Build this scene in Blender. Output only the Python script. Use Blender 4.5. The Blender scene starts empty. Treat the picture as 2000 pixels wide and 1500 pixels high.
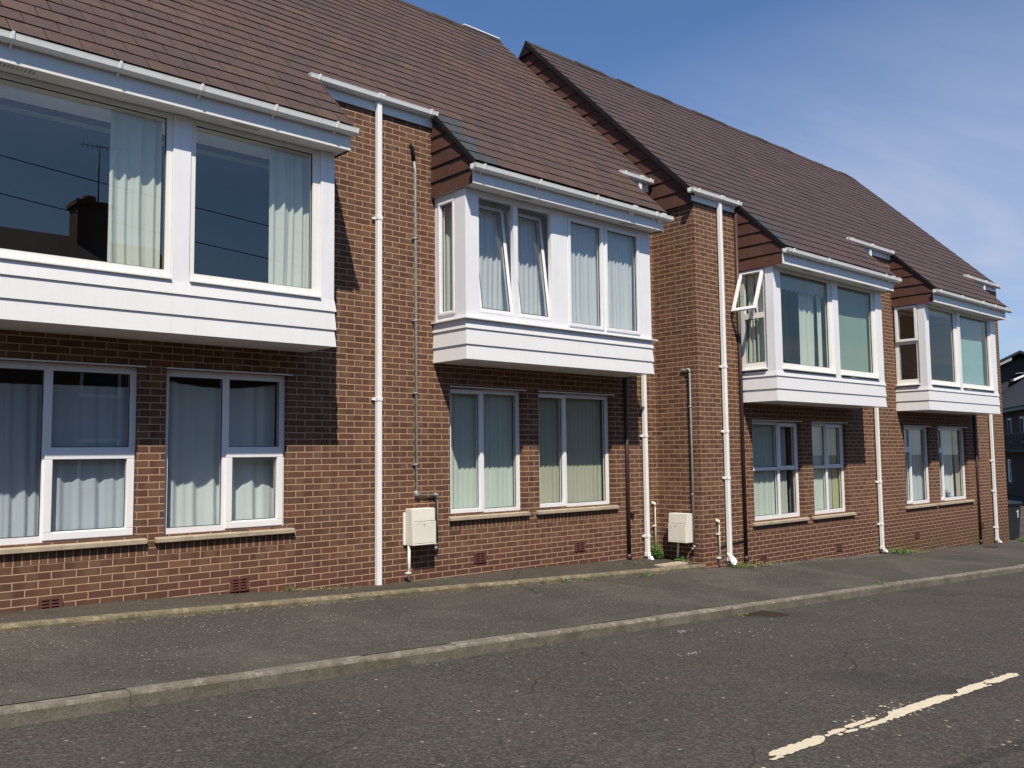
import bpy, bmesh, math, random
from mathutils import Vector, Matrix
random.seed(11)
S = bpy.context.scene
COL = S.collection
# ---------------------------------------------------------------- camera
CAM = Vector((-6.0059, -9.3728, 1.6150)); YAW, PIT, ROL = 0.73753, 0.07926, -0.01129
cd = bpy.data.cameras.new('camera'); cam = bpy.data.objects.new('camera', cd); COL.objects.link(cam); S.camera = cam
F = Vector((math.sin(YAW)*math.cos(PIT), math.cos(YAW)*math.cos(PIT), math.sin(PIT)))
R0 = Vector((math.cos(YAW), -math.sin(YAW), 0)); U0 = R0.cross(F)
Rr = R0*math.cos(ROL)+U0*math.sin(ROL); Uu = -R0*math.sin(ROL)+U0*math.cos(ROL)
M = Matrix((Rr, Uu, -F)).transposed().to_4x4(); M.translation = CAM
cam.matrix_world = M
cd.sensor_width = 36; cd.lens = 1734.41/2000*36; cd.clip_start = .05; cd.clip_end = 3000
# ---------------------------------------------------------------- light
TO_SUN = Vector((-.442, -.68, 1.065)).normalized()
EL = math.asin(TO_SUN.z); AZ = math.atan2(TO_SUN.x, TO_SUN.y)
w = bpy.data.worlds.new("World"); S.world = w; w.use_nodes = True
sd = bpy.data.lights.new('sun', 'SUN'); sd.energy = 5.0; sd.angle = math.radians(.5); sd.color = (1, .915, .79)
so = bpy.data.objects.new('sun', sd); COL.objects.link(so); so.rotation_euler = TO_SUN.to_track_quat('Z', 'Y').to_euler()
S.view_settings.view_transform = 'Standard'; S.view_settings.look = 'None'
S.view_settings.exposure = 0.26; S.view_settings.gamma = 1
def make_world():
    nt = w.node_tree; nt.nodes.clear(); N = nt.nodes.new; L = nt.links.new
    out = N('ShaderNodeOutputWorld'); bg = N('ShaderNodeBackground'); bg.inputs[1].default_value = .082
    sky = N('ShaderNodeTexSky'); sky.sky_type = 'NISHITA'; sky.sun_disc = False
    sky.sun_elevation = EL; sky.sun_rotation = AZ % (2*math.pi); sky.altitude = 50; sky.air_density = 1.0; sky.dust_density = .6; sky.ozone_density = 2.2
    tc = N('ShaderNodeTexCoord'); sep = N('ShaderNodeSeparateXYZ'); L(tc.outputs['Generated'], sep.inputs[0])
    # project direction on a cloud layer plane
    mx = N('ShaderNodeMath'); mx.operation = 'MAXIMUM'; mx.inputs[1].default_value = .04; L(sep.outputs[2], mx.inputs[0])
    dv = N('ShaderNodeVectorMath'); dv.operation = 'DIVIDE'; L(tc.outputs['Generated'], dv.inputs[0])
    cb = N('ShaderNodeCombineXYZ'); [L(mx.outputs[0], cb.inputs[i]) for i in range(3)]; L(cb.outputs[0], dv.inputs[1])
    mp = N('ShaderNodeMapping'); mp.inputs['Rotation'].default_value = (0, 0, math.radians(28)); mp.inputs['Scale'].default_value = (.28, .75, 1); mp.inputs['Location'].default_value = (3.1, 1.7, 0)
    L(dv.outputs[0], mp.inputs[0])
    nz = N('ShaderNodeTexNoise'); nz.inputs['Scale'].default_value = 1.0; nz.inputs['Detail'].default_value = 9; nz.inputs['Roughness'].default_value = .52; nz.inputs['Distortion'].default_value = .5
    L(mp.outputs[0], nz.inputs[0])
    cr = N('ShaderNodeValToRGB'); cr.color_ramp.elements[0].position = .36; cr.color_ramp.elements[1].position = .64; L(nz.outputs[0], cr.inputs[0])
    # more veil towards +X (the right of the street) and low down
    dt = N('ShaderNodeVectorMath'); dt.operation = 'DOT_PRODUCT'; dt.inputs[1].default_value = (.80, .20, -.90); L(tc.outputs['Generated'], dt.inputs[0])
    mr = N('ShaderNodeMapRange'); mr.inputs[1].default_value = .30; mr.inputs[2].default_value = .62; mr.inputs[3].default_value = .03; mr.inputs[4].default_value = .85; L(dt.outputs['Value'], mr.inputs[0])
    ml = N('ShaderNodeMath'); ml.operation = 'MULTIPLY'; L(cr.outputs[0], ml.inputs[0]); L(mr.outputs[0], ml.inputs[1])
    ml2 = N('ShaderNodeMath'); ml2.operation = 'MULTIPLY_ADD'; L(mr.outputs[0], ml2.inputs[0]); ml2.inputs[1].default_value = .05; L(ml.outputs[0], ml2.inputs[2])
    tint = N('ShaderNodeMixRGB'); tint.blend_type = 'MULTIPLY'; tint.inputs[0].default_value = 1; tint.inputs[2].default_value = (.78, 1.02, 1.28, 1); L(sky.outputs[0], tint.inputs[1])
    mix = N('ShaderNodeMixRGB'); L(ml2.outputs[0], mix.inputs[0]); L(tint.outputs[0], mix.inputs[1]); mix.inputs[2].default_value = (5.4, 5.9, 7.6, 1)
    L(mix.outputs[0], bg.inputs[0]); L(bg.outputs[0], out.inputs[0])
make_world()
# ---------------------------------------------------------------- materials
MATS = {}
class NT:
    def __init__(s, name):
        s.m = bpy.data.materials.new(name); s.m.use_nodes = True; s.t = s.m.node_tree
        s.b = s.t.nodes['Principled BSDF']; s.out = s.t.nodes['Material Output']
    def n(s, ty, **k):
        x = s.t.nodes.new('ShaderNode'+ty)
        for a, v in k.items(): setattr(x, a, v)
        return x
    def l(s, a, b): s.t.links.new(a, b)
    def v(s, sock, val):
        if hasattr(val, 'is_linked') or hasattr(val, 'links'): s.l(val, sock)
        else: sock.default_value = val
    def math(s, op, a, b=0.0, c=None):
        x = s.n('Math', operation=op); s.v(x.inputs[0], a); s.v(x.inputs[1], b)
        if c is not None: s.v(x.inputs[2], c)
        return x.outputs[0]
    def mix(s, f, a, b, mode='MIX'):
        x = s.n('MixRGB', blend_type=mode); s.v(x.inputs[0], f)
        for i, q in ((1, a), (2, b)):
            if isinstance(q, tuple) and len(q) == 3: q = q+(1,)
            s.v(x.inputs[i], q)
        return x.outputs[0]
    def noise(s, vec, scale, detail=4, rough=.5, dist=0):
        x = s.n('TexNoise'); x.inputs['Scale'].default_value = scale; x.inputs['Detail'].default_value = detail
        x.inputs['Roughness'].default_value = rough; x.inputs['Distortion'].default_value = dist
        if vec is not None: s.l(vec, x.inputs[0])
        return x.outputs[0]
    def ramp(s, f, stops, interp='LINEAR'):
        x = s.n('ValToRGB'); cr = x.color_ramp; cr.interpolation = interp
        while len(cr.elements) < len(stops): cr.elements.new(.5)
        for e, (p, c) in zip(cr.elements, stops):
            e.position = p; e.color = c if len(c) == 4 else tuple(c)+(1,)
        s.l(f, x.inputs[0]); return x.outputs[0]
    def obj(s):
        return s.n('TexCoord').outputs['Object']
    def bump(s, h, strength=.3, dist=.01):
        x = s.n('Bump'); x.inputs['Strength'].default_value = strength; x.inputs['Distance'].default_value = dist
        s.l(h, x.inputs['Height']); s.l(x.outputs[0], s.b.inputs['Normal'])
    def smooth(s, x, a, b):
        m = s.n('MapRange', interpolation_type='SMOOTHSTEP'); s.v(m.inputs[0], x); m.inputs[1].default_value = a; m.inputs[2].default_value = b
        return m.outputs[0]
def reg(name, t): MATS[name] = t.m; return t.m
def simple(name, col, rough=.5, var=.08, scale=6, bump=0, metal=0, dirt=None, spec=.5):
    t = NT(name); o = t.obj(); nz = t.noise(o, scale, 6, .6)
    c = t.mix(t.ramp(nz, [(.3, (0, 0, 0)), (.7, (1, 1, 1))]), tuple(x*(1-var) for x in col), tuple(min(1, x*(1+var)) for x in col))
    if dirt:
        f = t.ramp(t.noise(o, dirt[1], 8, .65, .4), [(dirt[2], (0, 0, 0)), (dirt[2]+.2, (1, 1, 1))])
        c = t.mix(t.math('MULTIPLY', f, dirt[3]), c, dirt[0])
    if name in ('cladding', 'fascia', 'upvc', 'upvc_aged', 'gutter', 'meter_cream', 'cream_pvc'):
        mp = t.n('Mapping'); mp.inputs['Scale'].default_value = (16, 16, 1.1); t.l(o, mp.inputs[0])
        c = t.mix(t.math('MULTIPLY', t.ramp(t.noise(mp.outputs[0], 1., 6, .62), [(.5, (0, 0, 0)), (.8, (1, 1, 1))]), .17), c, (.42, .38, .31))
    t.l(c, t.b.inputs['Base Color']); t.b.inputs['Roughness'].default_value = rough; t.b.inputs['Metallic'].default_value = metal
    t.b.inputs['Specular IOR Level'].default_value = spec
    if bump: t.bump(t.noise(o, scale*12, 4), bump, .004)
    return reg(name, t)

def brick_mat(name, vertical=False):
    t = NT(name); o = t.obj()
    wob = t.n('VectorMath', operation='MULTIPLY_ADD'); nzv = t.n('TexNoise'); nzv.inputs['Scale'].default_value = 9; t.l(o, nzv.inputs[0])
    t.l(nzv.outputs['Color'], wob.inputs[0]); wob.inputs[1].default_value = (.007, .007, .007); t.l(o, wob.inputs[2])
    sp = t.n('SeparateXYZ'); t.l(wob.outputs[0], sp.inputs[0])
    u = t.math('ADD', sp.outputs[0], sp.outputs[1]); u = t.math('ADD', u, -.007)
    z = t.math('ADD', sp.outputs[2], -.0225-.0035)
    bw, bh = (.075, 20.) if vertical else (.225, .075)
    vr = t.math('DIVIDE', z, bh); row = t.math('FLOOR', vr); fr = t.math('FRACT', vr)
    if vertical: uu = t.math('DIVIDE', u, bw)
    else: uu = t.math('ADD', t.math('DIVIDE', u, bw), t.math('MULTIPLY_ADD', row, .5, 100.5))
    bi = t.math('FLOOR', uu); f = t.math('FRACT', uu)
    eu = t.math('MULTIPLY', t.math('MINIMUM', f, t.math('SUBTRACT', 1., f)), bw)
    ev = t.math('MULTIPLY', t.math('MINIMUM', fr, t.math('SUBTRACT', 1., fr)), bh)
    if vertical: e = eu
    else: e = t.math('MINIMUM', eu, ev)
    mort = t.smooth(e, .0035, .0062)          # 1 = brick, 0 = mortar
    cv = t.n('CombineXYZ'); t.l(bi, cv.inputs[0]); t.l(row, cv.inputs[1])
    wn = t.n('TexWhiteNoise', noise_dimensions='2D'); t.l(cv.outputs[0], wn.inputs['Vector'])
    rnd = wn.outputs['Value']
    sc = t.n('SeparateColor'); t.l(wn.outputs['Color'], sc.inputs[0]); r2 = sc.outputs[1]; r3 = sc.outputs[2]
    base = t.ramp(rnd, [(0, (.082, .037, .023)), (.25, (.100, .044, .027)), (.55, (.117, .051, .031)), (.8, (.132, .058, .034)), (.93, (.150, .066, .037)), (1, (.205, .10, .048))])
    # buff kiss mark on part of each brick
    cen = t.math('MULTIPLY_ADD', r2, .7, .15); dd = t.math('ABSOLUTE', t.math('SUBTRACT', f, cen))
    pat = t.math('SUBTRACT', 1., t.smooth(dd, .12, .42))
    low = t.smooth(sp.outputs[2], -.02, .45)   # the bottom courses are a redder brick
    nb = t.noise(o, 38, 5, .6)
    pa = t.math('MULTIPLY', t.math('MULTIPLY', pat, t.math('MULTIPLY_ADD', r3, .75, .05)), t.math('MULTIPLY_ADD', low, .75, .2))
    c = t.mix(pa, base, (.185, .112, .064))
    big = t.noise(o, .9, 5, .6)
    c = t.mix(t.math('MULTIPLY', t.ramp(big, [(.35, (0, 0, 0)), (.7, (1, 1, 1))]), .3), c, (.150, .088, .052))
    c = t.mix(t.math('MULTIPLY', t.math('SUBTRACT', 1., low), .55), c, (.098, .036, .028))
    c = t.mix(t.ramp(nb, [(.3, (.38, .38, .38)), (.75, (0, 0, 0))]), c, (.07, .035, .026))
    mc = t.mix(t.noise(o, 14, 4), (.36, .235, .155), (.48, .33, .225))
    c = t.mix(mort, mc, c)
    # lime / algae stains with a shape of their own
    st = t.ramp(t.noise(o, 1.7, 8, .7, .6), [(.66, (0, 0, 0)), (.8, (1, 1, 1))])
    c = t.mix(t.math('MULTIPLY', st, .22), c, (.26, .2, .15))
    al = t.math('MULTIPLY', t.math('MULTIPLY', t.smooth(sp.outputs[0], 11.9, 12.6), t.math('SUBTRACT', 1., t.smooth(t.math('ADD', sp.outputs[2], t.math('MULTIPLY', t.noise(o, 1.3, 5, .6), .9)), -.1, .55))), t.ramp(t.noise(o, 5, 6, .7), [(.35, (.1, .1, .1)), (.6, (1, 1, 1))]))
    c = t.mix(t.math('MULTIPLY', al, .65), c, (.075, .062, .028))
    t.l(c, t.b.inputs['Base Color']); t.b.inputs['Roughness'].default_value = .88; t.b.inputs['Specular IOR Level'].default_value = .25
    h = t.math('ADD', mort, t.math('MULTIPLY', nb, .45)); t.bump(h, .55, .006)
    return reg(name, t)

def tile_mat(name, cols, lichen=.5, wear=(.05, .035, .032)):
    t = NT(name); o = t.obj(); g = t.n('NewGeometry'); r = g.outputs['Random Per Island']
    c = t.ramp(r, [(i/(len(cols)-1), q) for i, q in enumerate(cols)])
    big = t.noise(o, 1.1, 6, .65, .3)
    c = t.mix(t.math('MULTIPLY', t.ramp(big, [(.42, (0, 0, 0)), (.72, (1, 1, 1))]), .6), c, wear)
    mot = t.noise(o, 7.5, 7, .72, .6)
    c = t.mix(t.math('MULTIPLY', t.ramp(mot, [(.5, (0, 0, 0)), (.68, (1, 1, 1))]), .55), c, tuple(x*.72 for x in wear))
    fine = t.noise(o, 45, 6, .7)
    c = t.mix(t.ramp(fine, [(.35, (.35, .35, .35)), (.65, (0, 0, 0))]), c, tuple(x*.6 for x in wear))
    lm = t.ramp(t.noise(o, 17, 3, .5), [(.745, (0, 0, 0)), (.765, (1, 1, 1))])
    c = t.mix(t.math('MULTIPLY', lm, lichen), c, (.34, .31, .25))
    t.l(c, t.b.inputs['Base Color']); t.b.inputs['Roughness'].default_value = .78; t.b.inputs['Specular IOR Level'].default_value = .3
    t.bump(t.noise(o, 60, 5, .7), .25, .004)
    return reg(name, t)

def ground_mat(name, base, alt, agg, chips, brown=None, scale=1.0, rough=.93):
    t = NT(name); o = t.obj()
    big = t.noise(o, .55, 7, .62, .5); mid = t.noise(o, 4.5, 6, .65)
    c = t.mix(t.ramp(big, [(.42, (0, 0, 0)), (.58, (1, 1, 1))]), base, alt)
    if brown: c = t.mix(t.math('MULTIPLY', t.ramp(mid, [(.45, (0, 0, 0)), (.7, (1, 1, 1))]), .5), c, brown)
    vo = t.n('TexVoronoi'); vo.inputs['Scale'].default_value = 85*scale; t.l(o, vo.inputs[0])
    sc = t.n('SeparateColor'); t.l(vo.outputs['Color'], sc.inputs[0])
    c = t.mix(t.math('MULTIPLY', t.smooth(sc.outputs[0], .45, 1.), agg), c, tuple(min(1, x*2.6) for x in base))
    c = t.mix(t.math('MULTIPLY', t.smooth(sc.outputs[1], .6, 1.), agg*.9), c, tuple(x*.35 for x in base))
    v2 = t.n('TexVoronoi'); v2.inputs['Scale'].default_value = 30*scale; t.l(o, v2.inputs[0])
    s2 = t.n('SeparateColor'); t.l(v2.outputs['Color'], s2.inputs[0])
    clus = t.ramp(t.noise(o, 1.6, 5, .6), [(.4, (.15, .15, .15)), (.7, (1, 1, 1))])
    spec = t.math('MULTIPLY', t.math('GREATER_THAN', s2.outputs[0], chips), t.math('LESS_THAN', v2.outputs[0], .28))
    c = t.mix(t.math('MULTIPLY', spec, clus), c, (.5, .45, .38))
    cw = t.n('VectorMath', operation='MULTIPLY_ADD'); cn = t.n('TexNoise'); cn.inputs['Scale'].default_value = 2.2; cn.inputs['Detail'].default_value = 8; t.l(o, cn.inputs[0])
    t.l(cn.outputs['Color'], cw.inputs[0]); cw.inputs[1].default_value = (.35, .35, .0); t.l(o, cw.inputs[2])
    cm = t.n('Mapping'); cm.inputs['Scale'].default_value = (.38, .9, 1); t.l(cw.outputs[0], cm.inputs[0])
    cv_ = t.n('TexVoronoi', feature='DISTANCE_TO_EDGE'); cv_.inputs['Scale'].default_value = .75; t.l(cm.outputs[0], cv_.inputs[0])
    ck = t.math('MULTIPLY', t.math('SUBTRACT', 1., t.smooth(cv_.outputs[0], .001, .006)), t.ramp(t.noise(o, .8, 4), [(.47, (0, 0, 0)), (.56, (1, 1, 1))]))
    c = t.mix(t.math('MULTIPLY', ck, .65), c, (.018, .015, .012))
    pt = t.math('MULTIPLY', t.ramp(t.noise(o, .33, 2, .4), [(.56, (0, 0, 0)), (.575, (1, 1, 1))]), .35)
    c = t.mix(pt, c, tuple(x*.72 for x in base))
    t.l(c, t.b.inputs['Base Color']); t.b.inputs['Roughness'].default_value = rough; t.b.inputs['Specular IOR Level'].default_value = .25
    h = t.math('ADD', t.math('MULTIPLY', vo.outputs[0], -1.2), t.noise(o, 30*scale, 5, .7)); t.bump(h, .75, .008)
    return reg(name, t)

brick_mat('brick'); brick_mat('brick_on_end', True)
tile_mat('roof_tile', [(.082, .050, .040), (.100, .058, .044), (.090, .052, .041), (.112, .066, .048), (.074, .050, .046), (.102, .058, .043), (.086, .051, .040)], .6, (.046, .037, .036))
tile_mat('roof_tile_plum', [(.074, .046, .041), (.088, .053, .046), (.080, .049, .043), (.094, .056, .048), (.068, .046, .043)], .45, (.044, .036, .037))
tile_mat('hung_tile', [(.085, .034, .022), (.105, .043, .028), (.095, .038, .025), (.12, .05, .031), (.078, .033, .024)], .12, (.07, .032, .023))
tile_mat('grey_slate', [(.045, .050, .055), (.06, .063, .066), (.052, .056, .06)], .1, (.04, .045, .05))
tile_mat('dark_slate', [(.028, .03, .037), (.035, .037, .045), (.03, .033, .04)], .05, (.03, .03, .035))
simple('joint_shade_dirt', (.014, .011, .009), .95, .3, 20, spec=.1)  # dirt tone that also paints the shade in tile joints and under butts
simple('under_roof', (.012, .011, .011), .9)
simple('ridge', (.045, .03, .026), .9, .3, 12, .3, dirt=((.02, .02, .02), 6, .45, .8))
simple('lead', (.010, .010, .012), .8, .2, 9, spec=.2)
simple('white_flash', (.72, .72, .72), .5)
simple('upvc', (.75, .75, .76), .32, .03, 3, dirt=((.60, .57, .50), 2.2, .66, .25))
simple('upvc_aged', (.78, .765, .72), .38, .04, 3, dirt=((.55, .49, .38), 3, .6, .4))
simple('cladding', (.71, .705, .70), .36, .025, 2, dirt=((.62, .60, .56), 1.6, .66, .25))
simple('fascia', (.70, .69, .665), .4, .03, 3, dirt=((.5, .5, .5), 4, .64, .3))
simple('gutter', (.80, .80, .78), .33, .03, 5, dirt=((.5, .5, .47), 9, .62, .35))
simple('cream_pvc', (.74, .70, .60), .38, .04, 5, dirt=((.45, .40, .30), 6, .62, .4))
simple('meter_cream', (.70, .675, .59), .5, .04, 3, dirt=((.40, .37, .30), 4.5, .58, .5))
simple('seal', (.008, .009, .010), .6)
simple('gasket_grey', (.30, .30, .30), .6)
simple('galvanised', (.30, .32, .31), .5, .2, 18, .2, metal=.1, dirt=((.14, .13, .12), 8, .5, .5))
simple('brown_pvc', (.045, .022, .02), .45, .2, 8)
simple('black_pvc', (.012, .012, .012), .5)
simple('terracotta', (.10, .034, .024), .8, .2, 10, .2)
simple('dark_hole', (.004, .004, .004), .9)
simple('concrete_sill', (.36, .30, .22), .9, .14, 7, .35, dirt=((.17, .13, .09), 5, .52, .6))
simple('plaster', (.28, .28, .27), .9, .05, 2)
simple('room', (.10, .11, .11), .9, .1, 2)
simple('room_dark', (.03, .032, .035), .9, .1, 2)
simple('bin_plastic', (.018, .020, .024), .45, .1, 12)
simple('white_paint', (.7, .7, .7), .6)
simple('rubber', (.012, .012, .012), .8)
simple('slate_wall', (.035, .036, .042), .85, .15, 8)
simple('dark_brick', (.05, .028, .022), .9, .25, 14, .2)
simple('dark_timber', (.02, .018, .017), .8, .2, 6)
simple('velux_glass', (.30, .33, .36), .12)
simple('opp_brick', (.10, .045, .03), .9, .25, 8)
simple('opp_slate', (.05, .05, .055), .8, .2, 8)
simple('iron', (.05, .028, .02), .8, .3, 20, .4, metal=.3)
simple('stone_chip', (.55, .5, .42), .9, .25, 30)
simple('thermoplastic', (.56, .49, .36), .75, .08, 14, .3, dirt=((.30, .26, .2), 16, .58, .5))
simple('soil', (.045, .036, .026), .95, .4, 14, .6)
simple('leaf', (.085, .17, .03), .65, .3, 9)
simple('leaf_dry', (.24, .21, .07), .8, .3, 9)
simple('flower_red', (.45, .06, .03), .7); simple('flower_white', (.7, .7, .65), .7); simple('pot_blue', (.12, .2, .35), .4)
simple('wood_red', (.22, .07, .03), .6)

def kerb_mat(name, top, moss):
    t = NT(name); o = t.obj(); g = t.n('NewGeometry')
    c = t.mix(t.noise(o, 7, 7, .7), tuple(x*.75 for x in top), tuple(x*1.2 for x in top))
    m = t.ramp(t.noise(o, 3.5, 8, .72, .5), [(.38, (0, 0, 0)), (.62, (1, 1, 1))])
    sp = t.n('SeparateXYZ'); t.l(g.outputs['Normal'], sp.inputs[0])
    c = t.mix(t.math('MULTIPLY', m, t.math('SUBTRACT', .95, t.math('MULTIPLY', sp.outputs[2], .45))), c, moss)
    c = t.mix(t.ramp(t.noise(o, 55, 4, .7), [(.35, (.5, .5, .5)), (.6, (0, 0, 0))]), c, tuple(x*.45 for x in moss))
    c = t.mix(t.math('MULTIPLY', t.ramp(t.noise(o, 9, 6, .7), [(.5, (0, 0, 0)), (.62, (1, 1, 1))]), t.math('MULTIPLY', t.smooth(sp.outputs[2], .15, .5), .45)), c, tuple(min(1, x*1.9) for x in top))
    t.l(c, t.b.inputs['Base Color']); t.b.inputs['Roughness'].default_value = .95; t.bump(t.noise(o, 45, 6, .75), .7, .008)
    return reg(name, t)
kerb_mat('kerb', (.18, .165, .13), (.095, .084, .058)); kerb_mat('kerb_small', (.21, .175, .11), (.07, .055, .033))
ground_mat('asphalt_road', (.046, .043, .037), (.058, .053, .046), .62, .975, (.064, .044, .036), .75)
ground_mat('asphalt_pavement', (.058, .052, .045), (.088, .080, .068), .5, .93, (.056, .044, .034), 1.2)
ground_mat('asphalt_apron', (.074, .064, .052), (.060, .051, .040), .35, .95, (.05, .04, .025), 1.5)
ground_mat('ground_far', (.06, .055, .045), (.075, .07, .05), .3, .97, (.05, .055, .03), .6)

def glass_mat(name, tint=(.92, .965, .955), ior=.145):
    t = NT(name); t.t.nodes.remove(t.b)
    tr = t.n('BsdfTransparent'); tr.inputs[0].default_value = tint+(1,); gl = t.n('BsdfGlossy'); gl.inputs['Roughness'].default_value = 0.0
    gl.inputs[0].default_value = (1, .91, .79, 1)
    g = t.n('NewGeometry'); dp = t.n('VectorMath', operation='DOT_PRODUCT'); t.l(g.outputs['Incoming'], dp.inputs[0]); t.l(g.outputs['Normal'], dp.inputs[1])
    k = t.math('POWER', t.math('SUBTRACT', 1., t.math('ABSOLUTE', dp.outputs['Value'])), 5.); fac = t.math('MULTIPLY_ADD', k, .9, ior)   # two-sided Schlick
    mx = t.n('MixShader'); t.l(fac, mx.inputs[0]); t.l(tr.outputs[0], mx.inputs[1]); t.l(gl.outputs[0], mx.inputs[2])
    nz = t.noise(t.obj(), .8, 1); bp = t.n('Bump'); bp.inputs['Strength'].default_value = .03; bp.inputs['Distance'].default_value = .02; t.l(nz, bp.inputs['Height']); t.l(bp.outputs[0], gl.inputs['Normal'])
    t.l(mx.outputs[0], t.out.inputs[0]); return reg(name, t)
glass_mat('glass')
glass_mat('glass_green', (.84, .91, .885), .11)

def cloth_mat(name, col, trans=.3, weave=0, alpha=1.0):
    t = NT(name); t.t.nodes.remove(t.b); o = t.obj()
    df = t.n('BsdfDiffuse'); tl = t.n('BsdfTranslucent'); mx = t.n('MixShader'); mx.inputs[0].default_value = trans
    c = t.mix(t.noise(o, 3, 4), tuple(x*.88 for x in col), col)
    t.l(c, df.inputs[0]); t.l(c, tl.inputs[0]); t.l(df.outputs[0], mx.inputs[1]); t.l(tl.outputs[0], mx.inputs[2])
    res = mx.outputs[0]
    if alpha < 1:
        tp = t.n('BsdfTransparent'); m2 = t.n('MixShader'); m2.inputs[0].default_value = alpha; t.l(tp.outputs[0], m2.inputs[1]); t.l(res, m2.inputs[2]); res = m2.outputs[0]
    t.l(res, t.out.inputs[0]); return reg(name, t)
cloth_mat('curtain_cream', (.80, .82, .74), .3)
cloth_mat('net_white', (.88, .90, .93), .35, alpha=.92)
cloth_mat('net_grey', (.80, .86, .94), .3, alpha=.88)
cloth_mat('net_blue', (.90, .95, .97), .25, alpha=.97)
cloth_mat('blind_mint', (.80, .88, .80), .3)
cloth_mat('blind_buff', (.66, .65, .53), .3)
cloth_mat('blind_teal', (.40, .58, .60), .15)
cloth_mat('blind_teal_dull', (.34, .43, .37), .15)
cloth_mat('curtain_white', (.62, .64, .60), .25)
cloth_mat('curtain_yellow', (.62, .60, .36), .25)
cloth_mat('curtain_rust', (.30, .10, .05), .2)
cloth_mat('valance', (.42, .50, .48), .2)
# ---------------------------------------------------------------- mesh helpers
class MB:
    def __init__(s): s.bm = bmesh.new(); s.mi = 0
    def face(s, pts, mi=None):
        vs = [s.bm.verts.new(p) for p in pts]; f = s.bm.faces.new(vs); f.material_index = s.mi if mi is None else mi; return f
    def hexa(s, a, b):            # a, b: lists of 4 points (bottom, top)
        va = [s.bm.verts.new(p) for p in a]; vb = [s.bm.verts.new(p) for p in b]; fs = []
        fs.append(s.bm.faces.new(va[::-1])); fs.append(s.bm.faces.new(vb))
        for i in range(4): j = (i+1) % 4; fs.append(s.bm.faces.new((va[i], va[j], vb[j], vb[i])))
        for f in fs: f.material_index = s.mi
    def box(s, x0, x1, y0, y1, z0, z1):
        x0, x1 = sorted((x0, x1)); y0, y1 = sorted((y0, y1)); z0, z1 = sorted((z0, z1))
        s.hexa([(x0, y0, z0), (x1, y0, z0), (x1, y1, z0), (x0, y1, z0)], [(x0, y0, z1), (x1, y0, z1), (x1, y1, z1), (x0, y1, z1)])
    def prism(s, pts, d):         # polygon extruded by vector d
        a = [Vector(p) for p in pts]; b = [p+Vector(d) for p in a]
        va = [s.bm.verts.new(p) for p in a]; vb = [s.bm.verts.new(p) for p in b]; n = len(a)
        fs = [s.bm.faces.new(va[::-1]), s.bm.faces.new(vb)]+[s.bm.faces.new((va[i], va[(i+1) % n], vb[(i+1) % n], vb[i])) for i in range(n)]
        for f in fs: f.material_index = s.mi
    def tube(s, pts, r, seg=12, caps=True, smooth=True):
        pts = [Vector(p) for p in pts]; rings = []
        for i, p in enumerate(pts):
            d = (pts[min(i+1, len(pts)-1)]-pts[max(i-1, 0)]).normalized()
            a = Vector((0, 0, 1)) if abs(d.z) < .9 else Vector((1, 0, 0)); x = d.cross(a).normalized(); y = d.cross(x)
            rr = r[i] if isinstance(r, (list, tuple)) else r
            rings.append([s.bm.verts.new(p+x*rr*math.cos(k*2*math.pi/seg)+y*rr*math.sin(k*2*math.pi/seg)) for k in range(seg)])
        for a, b in zip(rings, rings[1:]):
            for k in range(seg):
                f = s.bm.faces.new((a[k], a[(k+1) % seg], b[(k+1) % seg], b[k])); f.smooth = smooth; f.material_index = s.mi
        if caps: s.bm.faces.new(rings[0][::-1]).material_index = s.mi; s.bm.faces.new(rings[-1]).material_index = s.mi
    def build(s, name, mats, parent=None, bevel=0, fix=True):
        if fix: bmesh.ops.recalc_face_normals(s.bm, faces=s.bm.faces)
        me = bpy.data.meshes.new(name); s.bm.to_mesh(me); s.bm.free()
        if isinstance(mats, str): mats = [mats]
        for m in mats: me.materials.append(MATS[m])
        o = bpy.data.objects.new(name, me); COL.objects.link(o)
        if parent is not None: attach(o, parent)
        if bevel:
            b = o.modifiers.new('bevel', 'BEVEL'); b.width = bevel; b.segments = 2; b.limit_method = 'ANGLE'; b.harden_normals = False
        return o
def origin(o):
    p = Vector((0, 0, 0)); q = o
    while q is not None: p += q.location; q = q.parent
    return p
def attach(o, parent):             # children keep their world coordinates
    o.parent = parent; o.location = -origin(parent)
def thing(name, label, cat, loc, group=None):
    o = bpy.data.objects.new(name, None); o.empty_display_size = .2; COL.objects.link(o); o.location = loc
    return tag(o, label, cat, group)
def tag(o, label, cat, group=None):
    o['label'] = label; o['category'] = cat
    if group: o['group'] = group
    return o
def recentre(o, loc):              # mesh built in world coordinates -> origin at loc
    o.data.transform(Matrix.Translation(-Vector(loc))); o.location = Vector(loc); return o
def struct(o): o['kind'] = 'structure'; return o
def side_map(X):                   # (u,d,z): u -> world Y, depth d -> into +X
    def T(x0, x1, y0, y1, z0, z1): return (X+y0, X+y1, x0, x1, z0, z1)
    return T
def front_map(Y):
    def T(x0, x1, y0, y1, z0, z1): return (x0, x1, Y+y0, Y+y1, z0, z1)
    return T
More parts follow.
